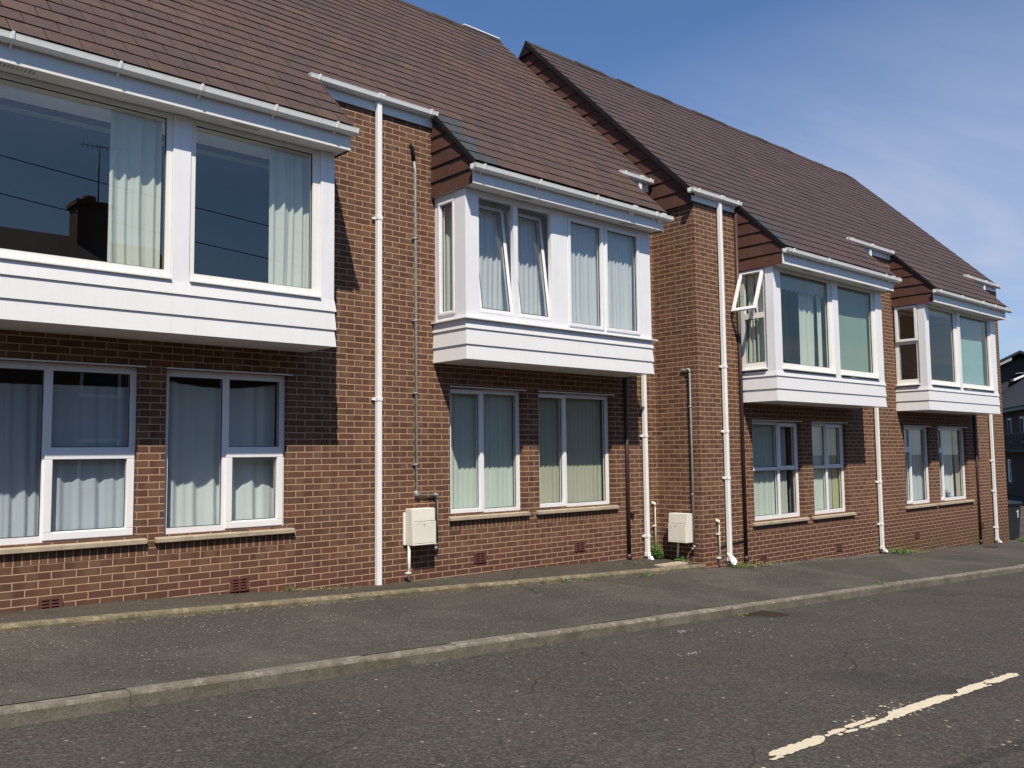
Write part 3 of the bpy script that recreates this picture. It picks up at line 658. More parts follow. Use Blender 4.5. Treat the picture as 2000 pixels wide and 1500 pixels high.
# bay 1
Yf = -.68
def named_boards(par, *a):
    o = boards(par, *a); o.name = 'bay_window'; return o
B1 = named_boards(LB, -5.0, -.81, Yf, 0, [(2.845, 3.035), (3.035, 3.243), (3.243, 3.372)])
post(B1, (-.985, -.81, Yf, Yf+.09, 3.375, 5.07), (-2.655, -2.475, Yf, Yf+.09, 3.375, 5.07), (-5.0, -4.84, Yf, Yf+.09, 3.375, 5.07))
post(B1, (-.87, -.81, Yf+.0901, .0, 3.375, 5.07), (-5.0, -4.94, Yf+.0901, 0, 3.375, 5.07), name='side_panel')
Tb = front_map(Yf)
def bwin(par, T, u0, u1, z0, z1, panes, d=.02, mat='upvc', glass='glass', sashes=(), lip=.05):
    m = MB(); fill_frame(m, T, u0, u1, z0, z1, list(panes), d, d+.06)
    if lip: x = T(u0, u1, d-lip, d-.0005, z0, z0+.022); m.box(*x)
    o = m.build('window_frame', mat, par, bevel=.004)
    for p in panes:
        mm = MB(); x = T(p[0], p[1], d+.03, d+.03, p[2], p[3])
        if abs(x[2]-x[3]) < 1e-9: mm.face([(x[0], x[2], x[4]), (x[1], x[2], x[4]), (x[1], x[2], x[5]), (x[0], x[2], x[5])])
        else: mm.face([(x[0], x[2], x[4]), (x[0], x[3], x[4]), (x[0], x[3], x[5]), (x[0], x[2], x[5])])
        mm.build('pane', glass, par)
        g = MB(); ring(g, T, p[0]-.001, p[1]+.001, p[2]-.001, p[3]+.001, .010, d+.022, d+.031); g.build('gasket', 'seal', par)
    for (a, b, c, e, w_) in sashes:
        s = MB(); ring(s, T, a, b, c, e, w_, d-.02, d+.01); s.build('sash', mat, par, bevel=.005)
    return o
bwin(B1, Tb, -2.472, -.988, 3.378, 5.068, [(-2.42, -1.075, 3.475, 5.02)], mat='upvc_aged')
bwin(B1, Tb, -4.838, -2.658, 3.378, 5.068, [(-4.76, -2.715, 3.475, 5.02)], mat='upvc_aged')
bay_roof_trim(B1, -5.0, -.81, Yf, 0, 5.075, CL, -5.1, -.70, 5.30, [-4.2, -3.3, -2.52, -1.72, -.98], fy=-.22)
# bay 2
X0, X1 = 1.115, 4.845; zb, zt = 3.372, 5.06
B2 = named_boards(LB, X0, X1, Yf, 0, [(2.835, 3.028), (3.028, 3.235), (3.235, 3.35)])
corner_post(B2, X0, 1.325, Yf, -.455, zb, zt)
post(B2, (2.69, 2.99, Yf, Yf+.07, zb, zt), (4.575, X1, Yf, Yf+.07, zb, zt)); post(B2, (X1-.07, X1, Yf+.0701, .02, zb, zt), name='side_panel')
s_ = MB(); s_.box(X0-.05, X1+.09, Yf-.055, .0, 3.352, 3.3715); s_.build('sill', 'upvc', B2, bevel=.003)
A = (1.327, 2.688); P = [(1.345, 1.955, 3.455, 4.985), (2.035, 2.665, 3.455, 4.985)]
m = MB(); fill_frame(m, Tb, A[0], A[1], zb, zt, P, .005, .065); m.build('window_frame', 'upvc', B2, bevel=.004)
for i, p in enumerate(P):          # two sashes tilted inwards at the top
    s = MB(); w_ = .058; g = MB(); k = MB(); u0, u1, v0, v1 = p[0]+.004, p[1]-.004, p[2]+.004, p[3]-.01
    ring(s, Tb, u0, u1, v0, v1, w_, .012, .062); g.face([(u0+w_, Yf+.03, v0+w_), (u1-w_, Yf+.03, v0+w_), (u1-w_, Yf+.03, v1-w_), (u0+w_, Yf+.03, v1-w_)]); ring(k, Tb, u0+w_-.001, u1-w_+.001, v0+w_-.001, v1-w_+.001, .009, .012, .02)
    Rm = Matrix.Translation((0, Yf+.03, v0))@Matrix.Rotation(math.radians(-7.5 if i == 0 else -7), 4, 'X')@Matrix.Translation((0, -Yf-.03, -v0))
    for q in (s, g, k): bmesh.ops.transform(q.bm, matrix=Rm, verts=q.bm.verts)
    so2 = s.build('tilted_sash', 'upvc', B2, bevel=.005); g.build('pane', 'glass', B2, fix=False); k.build('gasket', 'seal', B2)
bwin(B2, Tb, 2.992, 4.573, zb, zt, [(3.055, 3.69, 3.475, 4.945), (3.84, 4.525, 3.475, 4.945)], d=.005, lip=0, sashes=[(3.005, 3.74, 3.425, 4.99, .045), (3.79, 4.565, 3.425, 4.99, .045)])
Ts = side_map(X0)
bwin(B2, Ts, -.453, -.015, zb, zt, [(-.405, -.15, 3.50, 4.93)], d=.015, lip=0, sashes=[(-.44, -.10, 3.45, 4.97, .035)])
bay_roof_trim(B2, X0, X1, Yf, 0, 5.068, CL, 1.01, 5.03, 5.285, [1.16, 2.15, 3.28, 4.62], joints=[4.12, 4.8])
hung_tiles(LB, 1.10, -.895, .0, 5.062, CL-.035, hh=.205, ww=.34, seed=4)
m = MB(); m.prism([(1.085, -.9, 5.07), (1.085, 0, 5.07), (1.085, 0, CL-.06), (1.085, -.9, CL-.96)], (.03, 0, 0)); m.build('cheek_board', 'black_pvc', LB)
roofL = tile_roof('roof', 'roof_tile', CL, -8.0, 5.69, RYL, [(-8, -.745), (1.06, 4.95)], -.085, -.955, LB, grey=[(1.06, 1), (1.06, 2), (1.06, 3), (1.06, 4), (1.06, 0), (4.35, 21)], seed=1)
verge(LB, 1.062, -.955, -.02, CL, t=.02, h=.055); verge(LB, -.72, -.955, -.09, CL, t=.02, h=.05, mat='roof_tile'); 
m = MB(); m.box(4.75, 5.69, RYL-.05, RYL+.05, RYL+CL+.012, RYL+CL+.035); m.build('ridge_flashing', 'white_flash', LB)
# upper eaves
for a, b, g0, g1, br in ((-.735, 1.085, -.82, 1.10, (-.7, .98)), (4.95, 5.66, 4.84, 5.67, (4.95, 5.58))):
    m = MB(); m.box(a, b, -.03, -.012, 6.02, 6.19); m.build('fascia', 'fascia', LB, bevel=.003)
    m = MB(); m.box(a, b, -.012, .05, 6.02, 6.03); m.build('soffit', 'black_pvc', LB)
    gutter(LB, g0, g1, -.03, 6.215, br, joints=[(.20 if a < 0 else 5.38)])
downpipe(LB, .20, -.03, .02, 6.13, (4.60, 2.30), shoe=False)
downpipe(LB, 5.38, -.03, -.10, 6.13, (3.6, 1.87, .25))
m = MB(); m.tube([(4.955, -.035, -.07), (4.955, -.035, 2.83)], .033); m.tube([(4.955, -.035, -.075), (4.955, -.035, .02)], .042)
m.build('soil_pipe', 'brown_pvc', LB)
for x in (-3.49, -1.58, 1.88, 3.85): airbrick(LB, x, .225, 0)
# ================================================================ RIGHT BUILDING (wall plane Y = -.86)
W = -.86; XL, XR = 5.76, 18.95
RB = thing('brick_building', 'farther right half of the brick terrace, stepped forward with two matching bays', 'building', (12, W, -.45))
TW = front_map(W)
RW = [(7.27, 8.87, .435, 2.15), (9.26, 10.57, .435, 2.15), (13.12, 14.45, .435, 2.13), (14.86, 16.51, .435, 2.13)]
m = MB(); wall_sheet(m, TW, XL, XR, -1.3, 5.70, RW+[(7.07, 10.78, 2.6, 4.68), (12.92, 16.67, 2.6, 4.68)])
m.face([(XL, W, -1.3), (XL, 6.8, -1.3), (XL, 6.8, 5.72), (XL, W, 5.72)])
m.face([(XL, W, 5.72), (XL, 6.76, 5.72), (XL, 6.76, 5.9), (XL, RYR, RYR+CR-.05), (XL, W, W+CR-.05)])
m.face([(XR, W, -1.3), (XR, 6.8, -1.3), (XR, 6.8, 5.9), (XR, RYR, RYR+CR-.05), (XR, W, W+CR-.05)])
m.face([(XL, 6.8, -1.3), (XR, 6.8, -1.3), (XR, 6.8, 5.9), (XL, 6.8, 5.9)])
m.build('wall', 'brick', RB, fix=False)
m = MB(); wall_sheet(m, TW, XL+.02, XR-.02, -1.3, 5.70, RW+[(7.07, 10.78, 2.6, 4.68), (12.92, 16.67, 2.6, 4.68)], .28, .1401); m.build('wall_lining', 'plaster', RB, fix=False)
rooms(RB, 5.9, 18.9, W, 2.32, 4.72, [6.0, 8.95, 11.9, 14.5, 18.7], -.7)
def rwin(g, panes, sashes, s):
    o = window(RB, TW, *g, panes=panes, sashes=sashes); sill(RB, o, s[0], s[1], .435, W)
    d = MB(); d.box(g[0], g[1]+.05, W-.012, W+.12, g[3]+.002, g[3]+.016); d.build('head_strip', 'upvc', RB)
rwin(RW[0], [(7.33, 8.18, 1.345, 2.09), (8.275, 8.77, 1.36, 2.06), (7.33, 8.185, .505, 1.285), (8.25, 8.80, .505, 1.285)], [(8.20, 8.845, 1.285, 2.13, .068)], (7.19, 8.97))
rwin(RW[1], [(9.33, 9.86, 1.345, 2.09), (9.97, 10.47, 1.36, 2.06), (9.33, 9.89, .505, 1.285), (9.955, 10.50, .505, 1.285)], [(9.895, 10.545, 1.285, 2.13, .068)], (9.16, 10.75))
rwin(RW[2], [(13.19, 13.53, 1.69, 2.07), (13.20, 13.52, .515, 1.56), (13.61, 14.37, .505, 2.07)], [(13.14, 13.58, .45, 1.62, .056)], (13.02, 14.62))
rwin(RW[3], [(14.93, 15.21, 1.66, 2.07), (14.94, 15.2, .515, 1.53), (15.30, 16.42, .505, 2.07)], [(14.88, 15.26, .45, 1.59, .056)], (14.68, 16.68))
for a, b in ((7.19, 8.98), (9.18, 10.75), (13.04, 14.62), (14.72, 16.68)): soldier(RB, a, b, .25, .358, W)
Yf = W-.68; Tb = front_map(Yf)
def right_bay(X0, X1, w1_, p1, mid, w2, p2, endp, open_side, trim, glass):
    zb, zt = 2.975, 4.69
    B = named_boards(RB, X0+.002, X1-.002, Yf, W, [(2.448, 2.65), (2.65, 2.862), (2.862, 2.944)])
    corner_post(B, X0, w1_[0], Yf, -1.385, 2.945, zt)
    post(B, (mid[0], mid[1], Yf, Yf+.09, 2.945, zt), (endp[0], endp[1], Yf, Yf+.08, 2.945, zt)); post(B, (X1-.06, X1, Yf+.0801, W+.02, 2.945, zt), name='side_panel')
    bwin(B, Tb, w1_[0]+.003, w1_[1]-.003, zb, zt-.002, [(p1[0], p1[1], 3.09, 4.63)], d=.03, mat='upvc_aged', glass=glass, lip=.075)
    bwin(B, Tb, w2[0]+.003, w2[1]-.003, zb, zt-.002, [(p2[0], p2[1], 3.09, 4.63)], d=.03, mat='upvc_aged', glass=glass, lip=.075)
    Ts = side_map(X0); u0, u1 = -1.383, -.875
    pl, pu = (-1.325, -.955, 3.11, 3.855), (-1.325, -.955, 3.95, 4.63)
    mm = MB(); fill_frame(mm, Ts, u0, u1, zb, zt-.002, [pl, pu], .03, .09); mm.box(*Ts(u0, u1, -.05, .0295, zb, zb+.022)); mm.build('window_frame', 'upvc_aged', B, bevel=.004)
    ps = [pl] if open_side else [pl, pu]
    for p in ps:
        g = MB(); g.face([(X0+.05, p[0], p[2]), (X0+.05, p[1], p[2]), (X0+.05, p[1], p[3]), (X0+.05, p[0], p[3])]); g.build('pane', glass, B)
        k = MB(); ring(k, Ts, p[0]-.001, p[1]+.001, p[2]-.001, p[3]+.001, .01, .042, .051); k.build('gasket', 'seal', B)
    s = MB(); a, b, c, e = -1.37, -.905, 3.915, 4.672; wv = .055
    ring(s, Ts, a, b, c, e, wv, -.015, .028)
    if open_side:
        g = MB(); g.face([(X0+.005, a+wv, c+wv), (X0+.005, b-wv, c+wv), (X0+.005, b-wv, e-wv), (X0+.005, a+wv, e-wv)])
        Rm = Matrix.Translation((X0, 0, e))@Matrix.Rotation(math.radians(22), 4, 'Y')@Matrix.Translation((-X0, 0, -e))
        for q in (s, g): bmesh.ops.transform(q.bm, matrix=Rm, verts=q.bm.verts)
        g.build('pane', glass, B, fix=False)
        st = MB()
        for y in (a+.04, b-.04): st.tube([(X0+.02, y, e-.42), (X0-.13, y, e-.40)], .006, 6)
        st.build('window_stay', 'gasket_grey', B)
    s.build('open_sash' if open_side else 'sash', 'upvc', B, bevel=.005)
    bay_roof_trim(B, X0, X1, Yf, W, 4.695, CR, *trim)
    hung_tiles(RB, X0-.015, Yf-.215, W, 4.685, CR-.035, hh=.205, ww=.25, seed=int(X0))
    m = MB(); m.prism([(X0-.03, Yf-.22, 4.70), (X0-.03, W, 4.70), (X0-.03, W, W+CR-.06), (X0-.03, Yf-.22, Yf-.22+CR-.06)], (.03, 0, 0)); m.build('cheek_board', 'black_pvc', RB)
    verge(RB, X0-.045, Yf-.275, W-.02, CR, t=.02, h=.05)
    return B
right_bay(6.98, 10.86, (7.19, 8.95), (7.25, 8.83), (8.95, 9.14), (9.14, 10.61), (9.20, 10.50), (10.61, 10.86), True, (6.92, 11.06, 4.93, [7.1, 8.25, 10.4, 10.95], [10.72]), 'glass_green')
right_bay(12.83, 16.75, (13.02, 14.5), (13.06, 14.38), (14.5, 14.66), (14.66, 16.46), (14.73, 16.37), (16.46, 16.75), False, (12.72, 17.0, 4.93, [12.9, 14.0, 15.9, 16.6], [15.2]), 'glass_green')
roofR = tile_roof('roof', 'roof_tile_plum', CR, 5.675, XR+.03, RYR, [(6.93, 10.97), (12.78, 16.87)], -.955, -1.82, RB, grey=[(6.93, 0), (6.93, 1), (6.93, 2), (6.93, 3)], seed=9)
verge(RB, 5.675, -.955, RYR, CR, t=.03, h=.085)
hung_tiles(RB, 5.735, -.885, 6.6, 5.665, CR-.075, hh=.24, ww=.40, seed=7, zmax=9.45, cback=2*RYR+CR-.075, proud=.03)
m = MB(); m.prism([(5.655, RYR-.20, RYR+CR-.24), (5.655, RYR+.22, RYR+CR-.26), (5.655, RYR, RYR+CR+.035)], (.03, 0, 0)); m.build('ridge_end_cap', 'lead', RB)
m = MB(); m.box(5.70, 5.76, -.885, .0, 5.655, 5.665); m.build('drip_board', 'black_pvc', RB)
verge(RB, XR+.03, -.955, RYR, CR, t=.012, h=.05, mat='roof_tile_plum')
for a, b, g0, g1, br, dpx in ((5.705, 6.965, 5.575, 6.97, (5.75, 6.85), 6.41), (10.96, 12.79, 10.75, 12.76, (10.9, 12.66), 11.76), (16.87, 18.86, 16.6, 18.9, (16.75, 18.7), 17.93)):
    m = MB(); m.box(a, b, W-.03, W-.012, 5.70, 5.85); m.build('fascia', 'fascia', RB, bevel=.003)
    m = MB(); m.box(a, b, W-.012, W+.05, 5.70, 5.71); m.build('soffit', 'black_pvc', RB)
    gutter(RB, g0, g1, W-.03, 5.875, br, joints=[dpx])
downpipe(RB, 6.41, W-.03, -.20, 5.79, (3.0, 1.93, 1.17))
downpipe(RB, 11.76, W-.03, -.43, 5.79, (3.3, .95, .1))
downpipe(RB, 17.93, W-.03, -.70, 5.79, (3.1, 1.3, .55, -.35))
for x, a, b in ((6.93, -.20, 5.78), (16.97, -.66, 2.45)):
    m = MB(); m.tube([(x, W-.03, a), (x, W-.03, b)], .033); m.tube([(x, W-.03, a), (x, W-.03, a+.09)], .042); m.build('soil_pipe', 'brown_pvc', RB)
for x in (7.475, 10.1, 13.52): airbrick(RB, x, -.21, W)
airbrick(RB, 17.14, -.24, W)
# ================================================================ pipes, meter boxes
def meter_box(label, frame, loc):
    """frame(u, d, z): u along the wall, d out of the wall"""
    t = thing('meter_box', label, 'meter box', loc, 'cream meter boxes on the brick walls')
    def hexa(m, u0, u1, d0, d1, z0, z1, dtop=None):
        dt = d1 if dtop is None else dtop
        m.hexa([frame(u0, d0, z0), frame(u1, d0, z0), frame(u1, d1, z0), frame(u0, d1, z0)], [frame(u0, d0, z1), frame(u1, d0, z1), frame(u1, dt, z1), frame(u0, dt, z1)])
    H = .46; Wd = .36
    m = MB(); hexa(m, -.02, Wd+.02, 0, .028, .0, H-.05); m.build('back_plate', 'meter_cream', t, bevel=.004)
    m = MB(); hexa(m, 0, Wd, .0285, .20, 0, H, .175); m.build('body', 'meter_cream', t, bevel=.006)
    m = MB(); hexa(m, .008, Wd-.008, .2005, .212, .025, H-.165); hexa(m, .004, Wd-.004, .2005, .216, .004, .02); d = m.build('door', 'meter_cream', t, bevel=.004)
    m = MB(); hexa(m, .008, Wd-.008, .199, .204, H-.163, H-.157); m.build('door_gap', 'seal', t)
    m = MB(); c = Vector(frame(Wd*.45, .212, H-.195)); o2 = Vector(frame(Wd*.45, .219, H-.195)); m.tube([c, o2], .008, 8); m.build('lock', 'galvanised', d)
    return t
meter_box('cream meter box with streaked top, below the first grey conduit', lambda u, d, z: (.625+u, -d, .485+z), (.80, 0, .485))
meter_box('scuffed cream meter box in the inner corner, turned sideways on the stepped side wall', lambda u, d, z: (5.76-d, -.345-u, .185+z), (5.76, -.5, .185))
def conduit(label, pts, r, clips, cat='pipe', mat='galvanised', name='conduit', group=None, elbows=(), clipdir=(0, 1, 0)):
    t = thing(name, label, cat, pts[0], group); m = MB(); m.tube(pts, r, 12); m.build('pipe', mat, t)
    for i in elbows:
        p = Vector(pts[i]); m = MB(); a = (Vector(pts[i-1])-p).normalized()*.05 if i > 0 else Vector((0, 0, 0)); b = (Vector(pts[i+1])-p).normalized()*.05 if i < len(pts)-1 else Vector((0, 0, 0)); m.tube([p+a, p, p+b], r*1.35, 10); m.build('elbow', mat, t)
    for z in clips:
        k = min(range(len(pts)-1), key=lambda i: 0 if min(pts[i][2], pts[i+1][2]) <= z <= max(pts[i][2], pts[i+1][2]) else 1)
        x, y = pts[k][0], pts[k][1]; m = MB(); m.tube([(x, y, z-.012), (x, y, z+.012)], r*1.4, 10); c = Vector(clipdir); m.box(x-.04 if clipdir[1] else x, x if clipdir[1] else x+.03, y, y+.035 if clipdir[1] else y+.03, z-.008, z+.008); m.build('clip', mat, t)
    return t
cd1 = conduit('tall grey conduit beside the white downpipe, stepping sideways above the streaked meter box', [(.775, -.03, 5.50), (.792, -.035, 5.36), (.792, -.035, 1.115), (1.125, -.035, 1.105), (1.125, -.035, .42), (1.06, -.05, .40)], .0175, [4.46, 3.37, 2.42, 1.5], elbows=(2, 3, 4), group='grey conduits on the walls')
m = MB(); m.tube([(.735, -.005, 5.72), (.748, -.03, 5.68), (.775, -.03, 5.50)], [.018, .026, .024], 10); m.build('hood', 'lead', cd1)
conduit('grey conduit on the stepped side wall, bent at its top, above the turned box', [(5.735, -.56, 2.965), (5.72, -.725, 2.955), (5.72, -.735, .09), (5.72, -.68, .085)], .0165, [2.35, .95], elbows=(1, 2, 3), group='grey conduits on the walls', clipdir=(1, 0, 0))
conduit('short cream pipe dropping from the streaked meter box to the ground', [(.645, -.085, .485), (.645, -.085, .05)], .019, [.14], mat='cream_pvc', name='cable_duct', group='short cream ducts at the wall foot')
conduit('short cream pipe under the turned meter box in deep shade', [(5.66, -.47, .185), (5.66, -.45, -.06)], .018, [], mat='cream_pvc', name='cable_duct', group='short cream ducts at the wall foot')
conduit('cream duct standing in the inner corner among green weeds, with a small elbow on top', [(5.58, .0, .80), (5.615, -.035, .79), (5.62, -.035, -.10)], .019, [.42], mat='cream_pvc', name='cable_duct', elbows=(1,), group='short cream ducts at the wall foot')
conduit('cream duct against the front wall, left of the torn downpipe shoe', [(6.13, W, .52), (6.165, W-.035, .51), (6.17, W-.035, -.19)], .019, [.30, -.08], mat='cream_pvc', name='cable_duct', elbows=(1,), group='short cream ducts at the wall foot')
conduit('thin black cable running level along the wall behind the downpipe', [(6.19, W-.012, .085), (6.42, W-.014, .115), (6.9, W-.012, .135)], .011, [], cat='cable', mat='black_pvc', name='cable')
m = MB(); m.tube([(5.05, .0, .655), (5.05, -.06, .655)], .028, 10); m.box(5.06, 5.12, -.03, -.015, .645, .665); o = m.build('outside_tap', 'black_pvc'); recentre(o, (5.05, 0, .655)); tag(o, 'small black outlet stub beside the brown pipe, right of the blinds window', 'outlet')
# ================================================================ curtains and blinds
def FM(Y): return front_map(Y)
curtain('curtain', 'pleated cream curtain drawn to the right side of the far left wide pane', -3.20, -2.70, 3.42, 5.04, FM(-.47), 'curtain_cream', .035, .13, 1)
curtain('curtain', 'gathered cream curtain at the right edge of the second wide pane in the long bay', -1.50, -1.02, 3.42, 5.04, FM(-.47), 'curtain_cream', .035, .11, 2)
for i, (a, b, l) in enumerate(((1.30, 2.22, 'white net curtain behind the first tilted sash'), (2.24, 2.98, 'white net curtain behind the second tilted sash'), (3.10, 3.79, 'white net curtain behind the third pane of the net-curtained bay'), (3.90, 4.53, 'white net curtain in the rightmost pane of the net-curtained bay'))):
    curtain('net_curtain', l, a, b, 3.38, 5.04, FM(-.40 if i < 2 else -.56), 'net_white', .022, .085, 5+i, 'white net curtains in the second bay')
curtain('curtain', 'pale green curtain strip nearest the wall in the narrow side pane', -.22, -.02, 3.38, 5.03, side_map(1.27), 'blind_mint', .015, .11, 11, 'strips in the narrow side pane')
curtain('curtain', 'pale green curtain strip nearest the corner post in the narrow side pane', -.44, -.24, 3.38, 5.03, side_map(1.29), 'blind_mint', .015, .11, 12, 'strips in the narrow side pane')
curtain('net_curtain', 'grey net curtain behind the far left ground floor pane', -4.4, -3.52, .84, 2.36, FM(.30), 'net_grey', .03, .14, 21)
curtain('net_curtain', 'blue-grey net curtain behind the two right-hand panes of the far left ground floor window', -3.50, -2.71, .84, 2.36, FM(.20), 'net_grey', .02, .16, 22)
curtain('net_curtain', 'sagging blue-white net curtain across the second ground floor window', -2.40, -1.03, .84, 2.47, FM(.27), 'net_blue', .035, .22, 23, droop=.07)
def cushion(label, x0, x1, z0, z1, y, mat, cat, name, seed=0):
    m = MB(); n = 20; rnd = random.Random(seed); pts = []
    w_, h_ = x1-x0, z1-z0
    for i in range(n+1):
        a = math.pi*i/n; cx = -math.cos(a); e = .35
        px_ = math.copysign(abs(cx)**e, cx); pz = abs(math.sin(a))**.45
        pts.append(((x0+x1)/2+px_*w_/2, z0+h_*pz*(1+rnd.uniform(-.02, .02))))
    m.prism([(x, y, z) for x, z in pts], (0, .12, 0)); o = m.build(name, mat, bevel=.03); recentre(o, ((x0+x1)/2, y, z0)); return tag(o, label, cat)
#cushion('pale covered sofa back seen through the lower left ground floor pane', -3.40, -2.86, .75, 1.50, .26, 'net_grey', 'sofa', 'sofa_back', 3)
vblind('mint vertical blind behind the left one of the paired blind windows', 1.42, 2.70, .85, 2.47, .20, 'blind_mint', -9, 1, 'vertical blinds downstairs')
vblind('buff grey vertical blind behind the wider of the paired blind windows', 3.06, 4.61, .85, 2.47, .20, 'blind_buff', -9, 2, 'vertical blinds downstairs')
g = 'curtains in the first ground floor window pair of the far half'
curtain('curtain', 'smooth pale green curtain filling the four-light window under the open sash bay', 7.40, 8.34, .46, 2.1, FM(W+.18), 'blind_mint', .014, .1, 31)
curtain('curtain', 'narrow pale curtain at the right of the four-light window with the rusty strip', 8.38, 8.63, .46, 2.1, FM(W+.18), 'curtain_white', .02, .09, 32)
curtain('curtain', 'rust coloured curtain strip behind the small upper opening sash', 8.68, 8.86, 1.2, 2.1, FM(W+.18), 'curtain_rust', .02, .07, 33)
vblind('pale vertical blind in the narrower four-light window', 9.38, 10.06, .47, 2.1, W+.18, 'blind_mint', -9, 3)
curtain('curtain', 'yellowish curtain at the right side of the narrower four-light window', 10.30, 10.55, .46, 2.1, FM(W+.18), 'curtain_yellow', .02, .08, 34)
curtain('curtain', 'thin pale curtain in the middle of the narrower four-light window', 10.10, 10.27, .46, 2.1, FM(W+.18), 'curtain_white', .015, .08, 39)
curtain('curtain', 'sheer pale curtain in the left one of the last ground floor window pair', 13.20, 14.43, .46, 2.1, FM(W+.21), 'net_grey', .04, .13, 35)
curtain('curtain', 'long grey-white curtain above the flowers in the last ground floor window', 15.0, 16.15, .46, 2.1, FM(W+.23), 'net_blue', .04, .15, 36)
curtain('curtain', 'buff curtain edge at the far right of the last ground floor window', 16.22, 16.48, .46, 2.1, FM(W+.2), 'blind_buff', .03, .1, 37)
curtain('curtain', 'cream curtain with dark edge hanging under the scalloped valance', 8.03, 8.55, 3.02, 4.62, FM(Yf+.17), 'curtain_cream', .03, .09, 41)
curtain('curtain', 'thin cream curtain remnant at the right end under the valance', 8.66, 8.80, 3.02, 4.62, FM(Yf+.15), 'curtain_cream', .015, .07, 42)
m = MB(); n = 66; x0_, x1_ = 7.22, 8.84
top = []; bot = []
for i in range(n+1):
    x = x0_+(x1_-x0_)*i/n; bot.append((x, Yf+.11+.004*math.sin(i), 4.40-.045*abs(math.sin(i*math.pi/6)))); top.append((x, Yf+.12, 4.68))
for i in range(n): m.face([bot[i], bot[i+1], top[i+1], top[i]])
o = m.build('valance', 'valance', fix=False); recentre(o, (8.03, Yf+.11, 4.4)); tag(o, 'scalloped pale valance along the top of the dark pane beside the open sash', 'valance')
def roller(label, x0, x1, z0, z1, Y, mat):
    t = thing('roller_blind', label, 'blind', ((x0+x1)/2, Y, z0), 'teal roller blinds'); m = MB(); n = 24
    for i in range(n):
        a, b = x0+(x1-x0)*i/n, x0+(x1-x0)*(i+1)/n; f = lambda x: Y+.006*math.sin((x-x0)*3.1)
        m.hexa([(a, f(a), z0), (b, f(b), z0), (b, f(b)+.002, z0), (a, f(a)+.002, z0)], [(a, f(a), z1), (b, f(b), z1), (b, f(b)+.002, z1), (a, f(a)+.002, z1)])
    m.build('cloth', mat, t); r = MB(); r.tube([(x0, Y+.03, z1), (x1, Y+.03, z1)], .025); r.build('roller', 'upvc', t)
roller('dull teal roller blind with a patchy stain, in the bay with the open sash', 9.2, 10.47, 3.0, 4.64, Yf+.13, 'blind_teal_dull')
roller('brighter teal roller blind pulled right down in the farthest bay', 14.72, 16.22, 3.0, 4.64, Yf+.13, 'blind_teal')
curtain('curtain', 'streaky cream curtain behind the propped open side sash', -1.34, -1.10, 3.02, 4.62, side_map(7.13), 'curtain_cream', .02, .07, 43)
curtain('curtain', 'second streaky cream curtain of the side window, nearest the wall', -1.06, -.93, 3.02, 4.62, side_map(7.15), 'curtain_cream', .02, .07, 44)
# ---------------------------------------------------------------- small items behind glass, plants
def leafy(m, x, y, z, n, r, h, rnd, size=(.015, .045), droop=.5):
    for _ in range(n):
        a = rnd.uniform(0, 6.28); rr = r*math.sqrt(rnd.random()); bx, by = x+rr*math.cos(a), y+rr*math.sin(a)*.7; bz = z(bx, by) if callable(z) else z
        hh = h*(1-.6*rr/r)*rnd.uniform(.4, 1.1); th = rnd.uniform(0, 6.28); le = rnd.uniform(*size); wv = le*rnd.uniform(.22, .42)
        d = Vector((math.cos(th), math.sin(th), rnd.uniform(-.1, .9))).normalized(); s = d.cross(Vector((rnd.uniform(-.4, .4), rnd.uniform(-.4, .4), 1))).normalized()*wv
        b = Vector((bx, by, bz+hh*rnd.random())); t = b+d*le; mid = b+d*le*.5+Vector((0, 0, le*.12)); e = t-Vector((0, 0, le*droop*.3))
        m.face([b, mid-s, e, mid+s])
def weed(label, x, y, zf, n, r, h, mat='leaf', seed=0, size=(.015, .045), extra=None):
    rnd = random.Random(seed); t = thing('weed', label, 'weed', (x, y, zf(x, y)), 'weeds along the wall foot and kerbs'); m = MB(); leafy(m, x, y, zf, n, r, h, rnd, size); m.build('leaves', mat, t, fix=False)
    s = MB()
    for _ in range(max(4, n//14)):
        a = rnd.uniform(0, 6.28); q = rnd.random()*r*.8; bx, by = x+q*math.cos(a), y+q*math.sin(a)*.7; z = zf(bx, by)
        s.tube([(bx, by, z-.01), (bx+rnd.uniform(-.03, .03), by+rnd.uniform(-.02, .02), z+h*rnd.uniform(.5, 1.1))], [.0022, .001], 5)
    s.build('stems', mat, t)
    if extra: e = MB(); leafy(e, x, y, zf, n//3, r*1.1, h*.5, rnd, size); e.build('dry_leaves', extra, t, fix=False)
    return t
weed('bushy bright green weed in the inner corner between downpipe and cream duct', 5.56, -.10, lambda x, y: za(x, -.1), 420, .14, .30, seed=1, size=(.02, .05))
weed('low dark weed creeping under the turned meter box', 5.68, -.52, lambda x, y: za(5.7, -.4), 160, .16, .10, seed=2)
weed('yellow-green straggly weed at the torn downpipe shoe', 6.62, W-.09, lambda x, y: zpav(x, -1), 300, .34, .09, 'leaf', 3, (.015, .04), 'leaf_dry')
weed('dry straw-coloured weed around the foot of the brown pipe', 7.15, W-.06, lambda x, y: zpav(x, -1), 240, .35, .08, 'leaf_dry', 4, (.015, .04))
weed('sparse weed below the first air brick of the far half', 7.75, W-.05, lambda x, y: zpav(x, -1), 90, .28, .05, 'leaf', 5, (.012, .03), 'leaf_dry')
weed('spreading green weed right of the middle downpipe foot', 12.2, W-.14, lambda x, y: zpav(x, -1), 420, .42, .12, seed=6, size=(.02, .05))
weed('mossy weed patch at the wall foot past the middle downpipe', 13.1, W-.08, lambda x, y: zpav(x, -1), 200, .5, .05, 'leaf_dry', 7, (.015, .04), 'leaf')
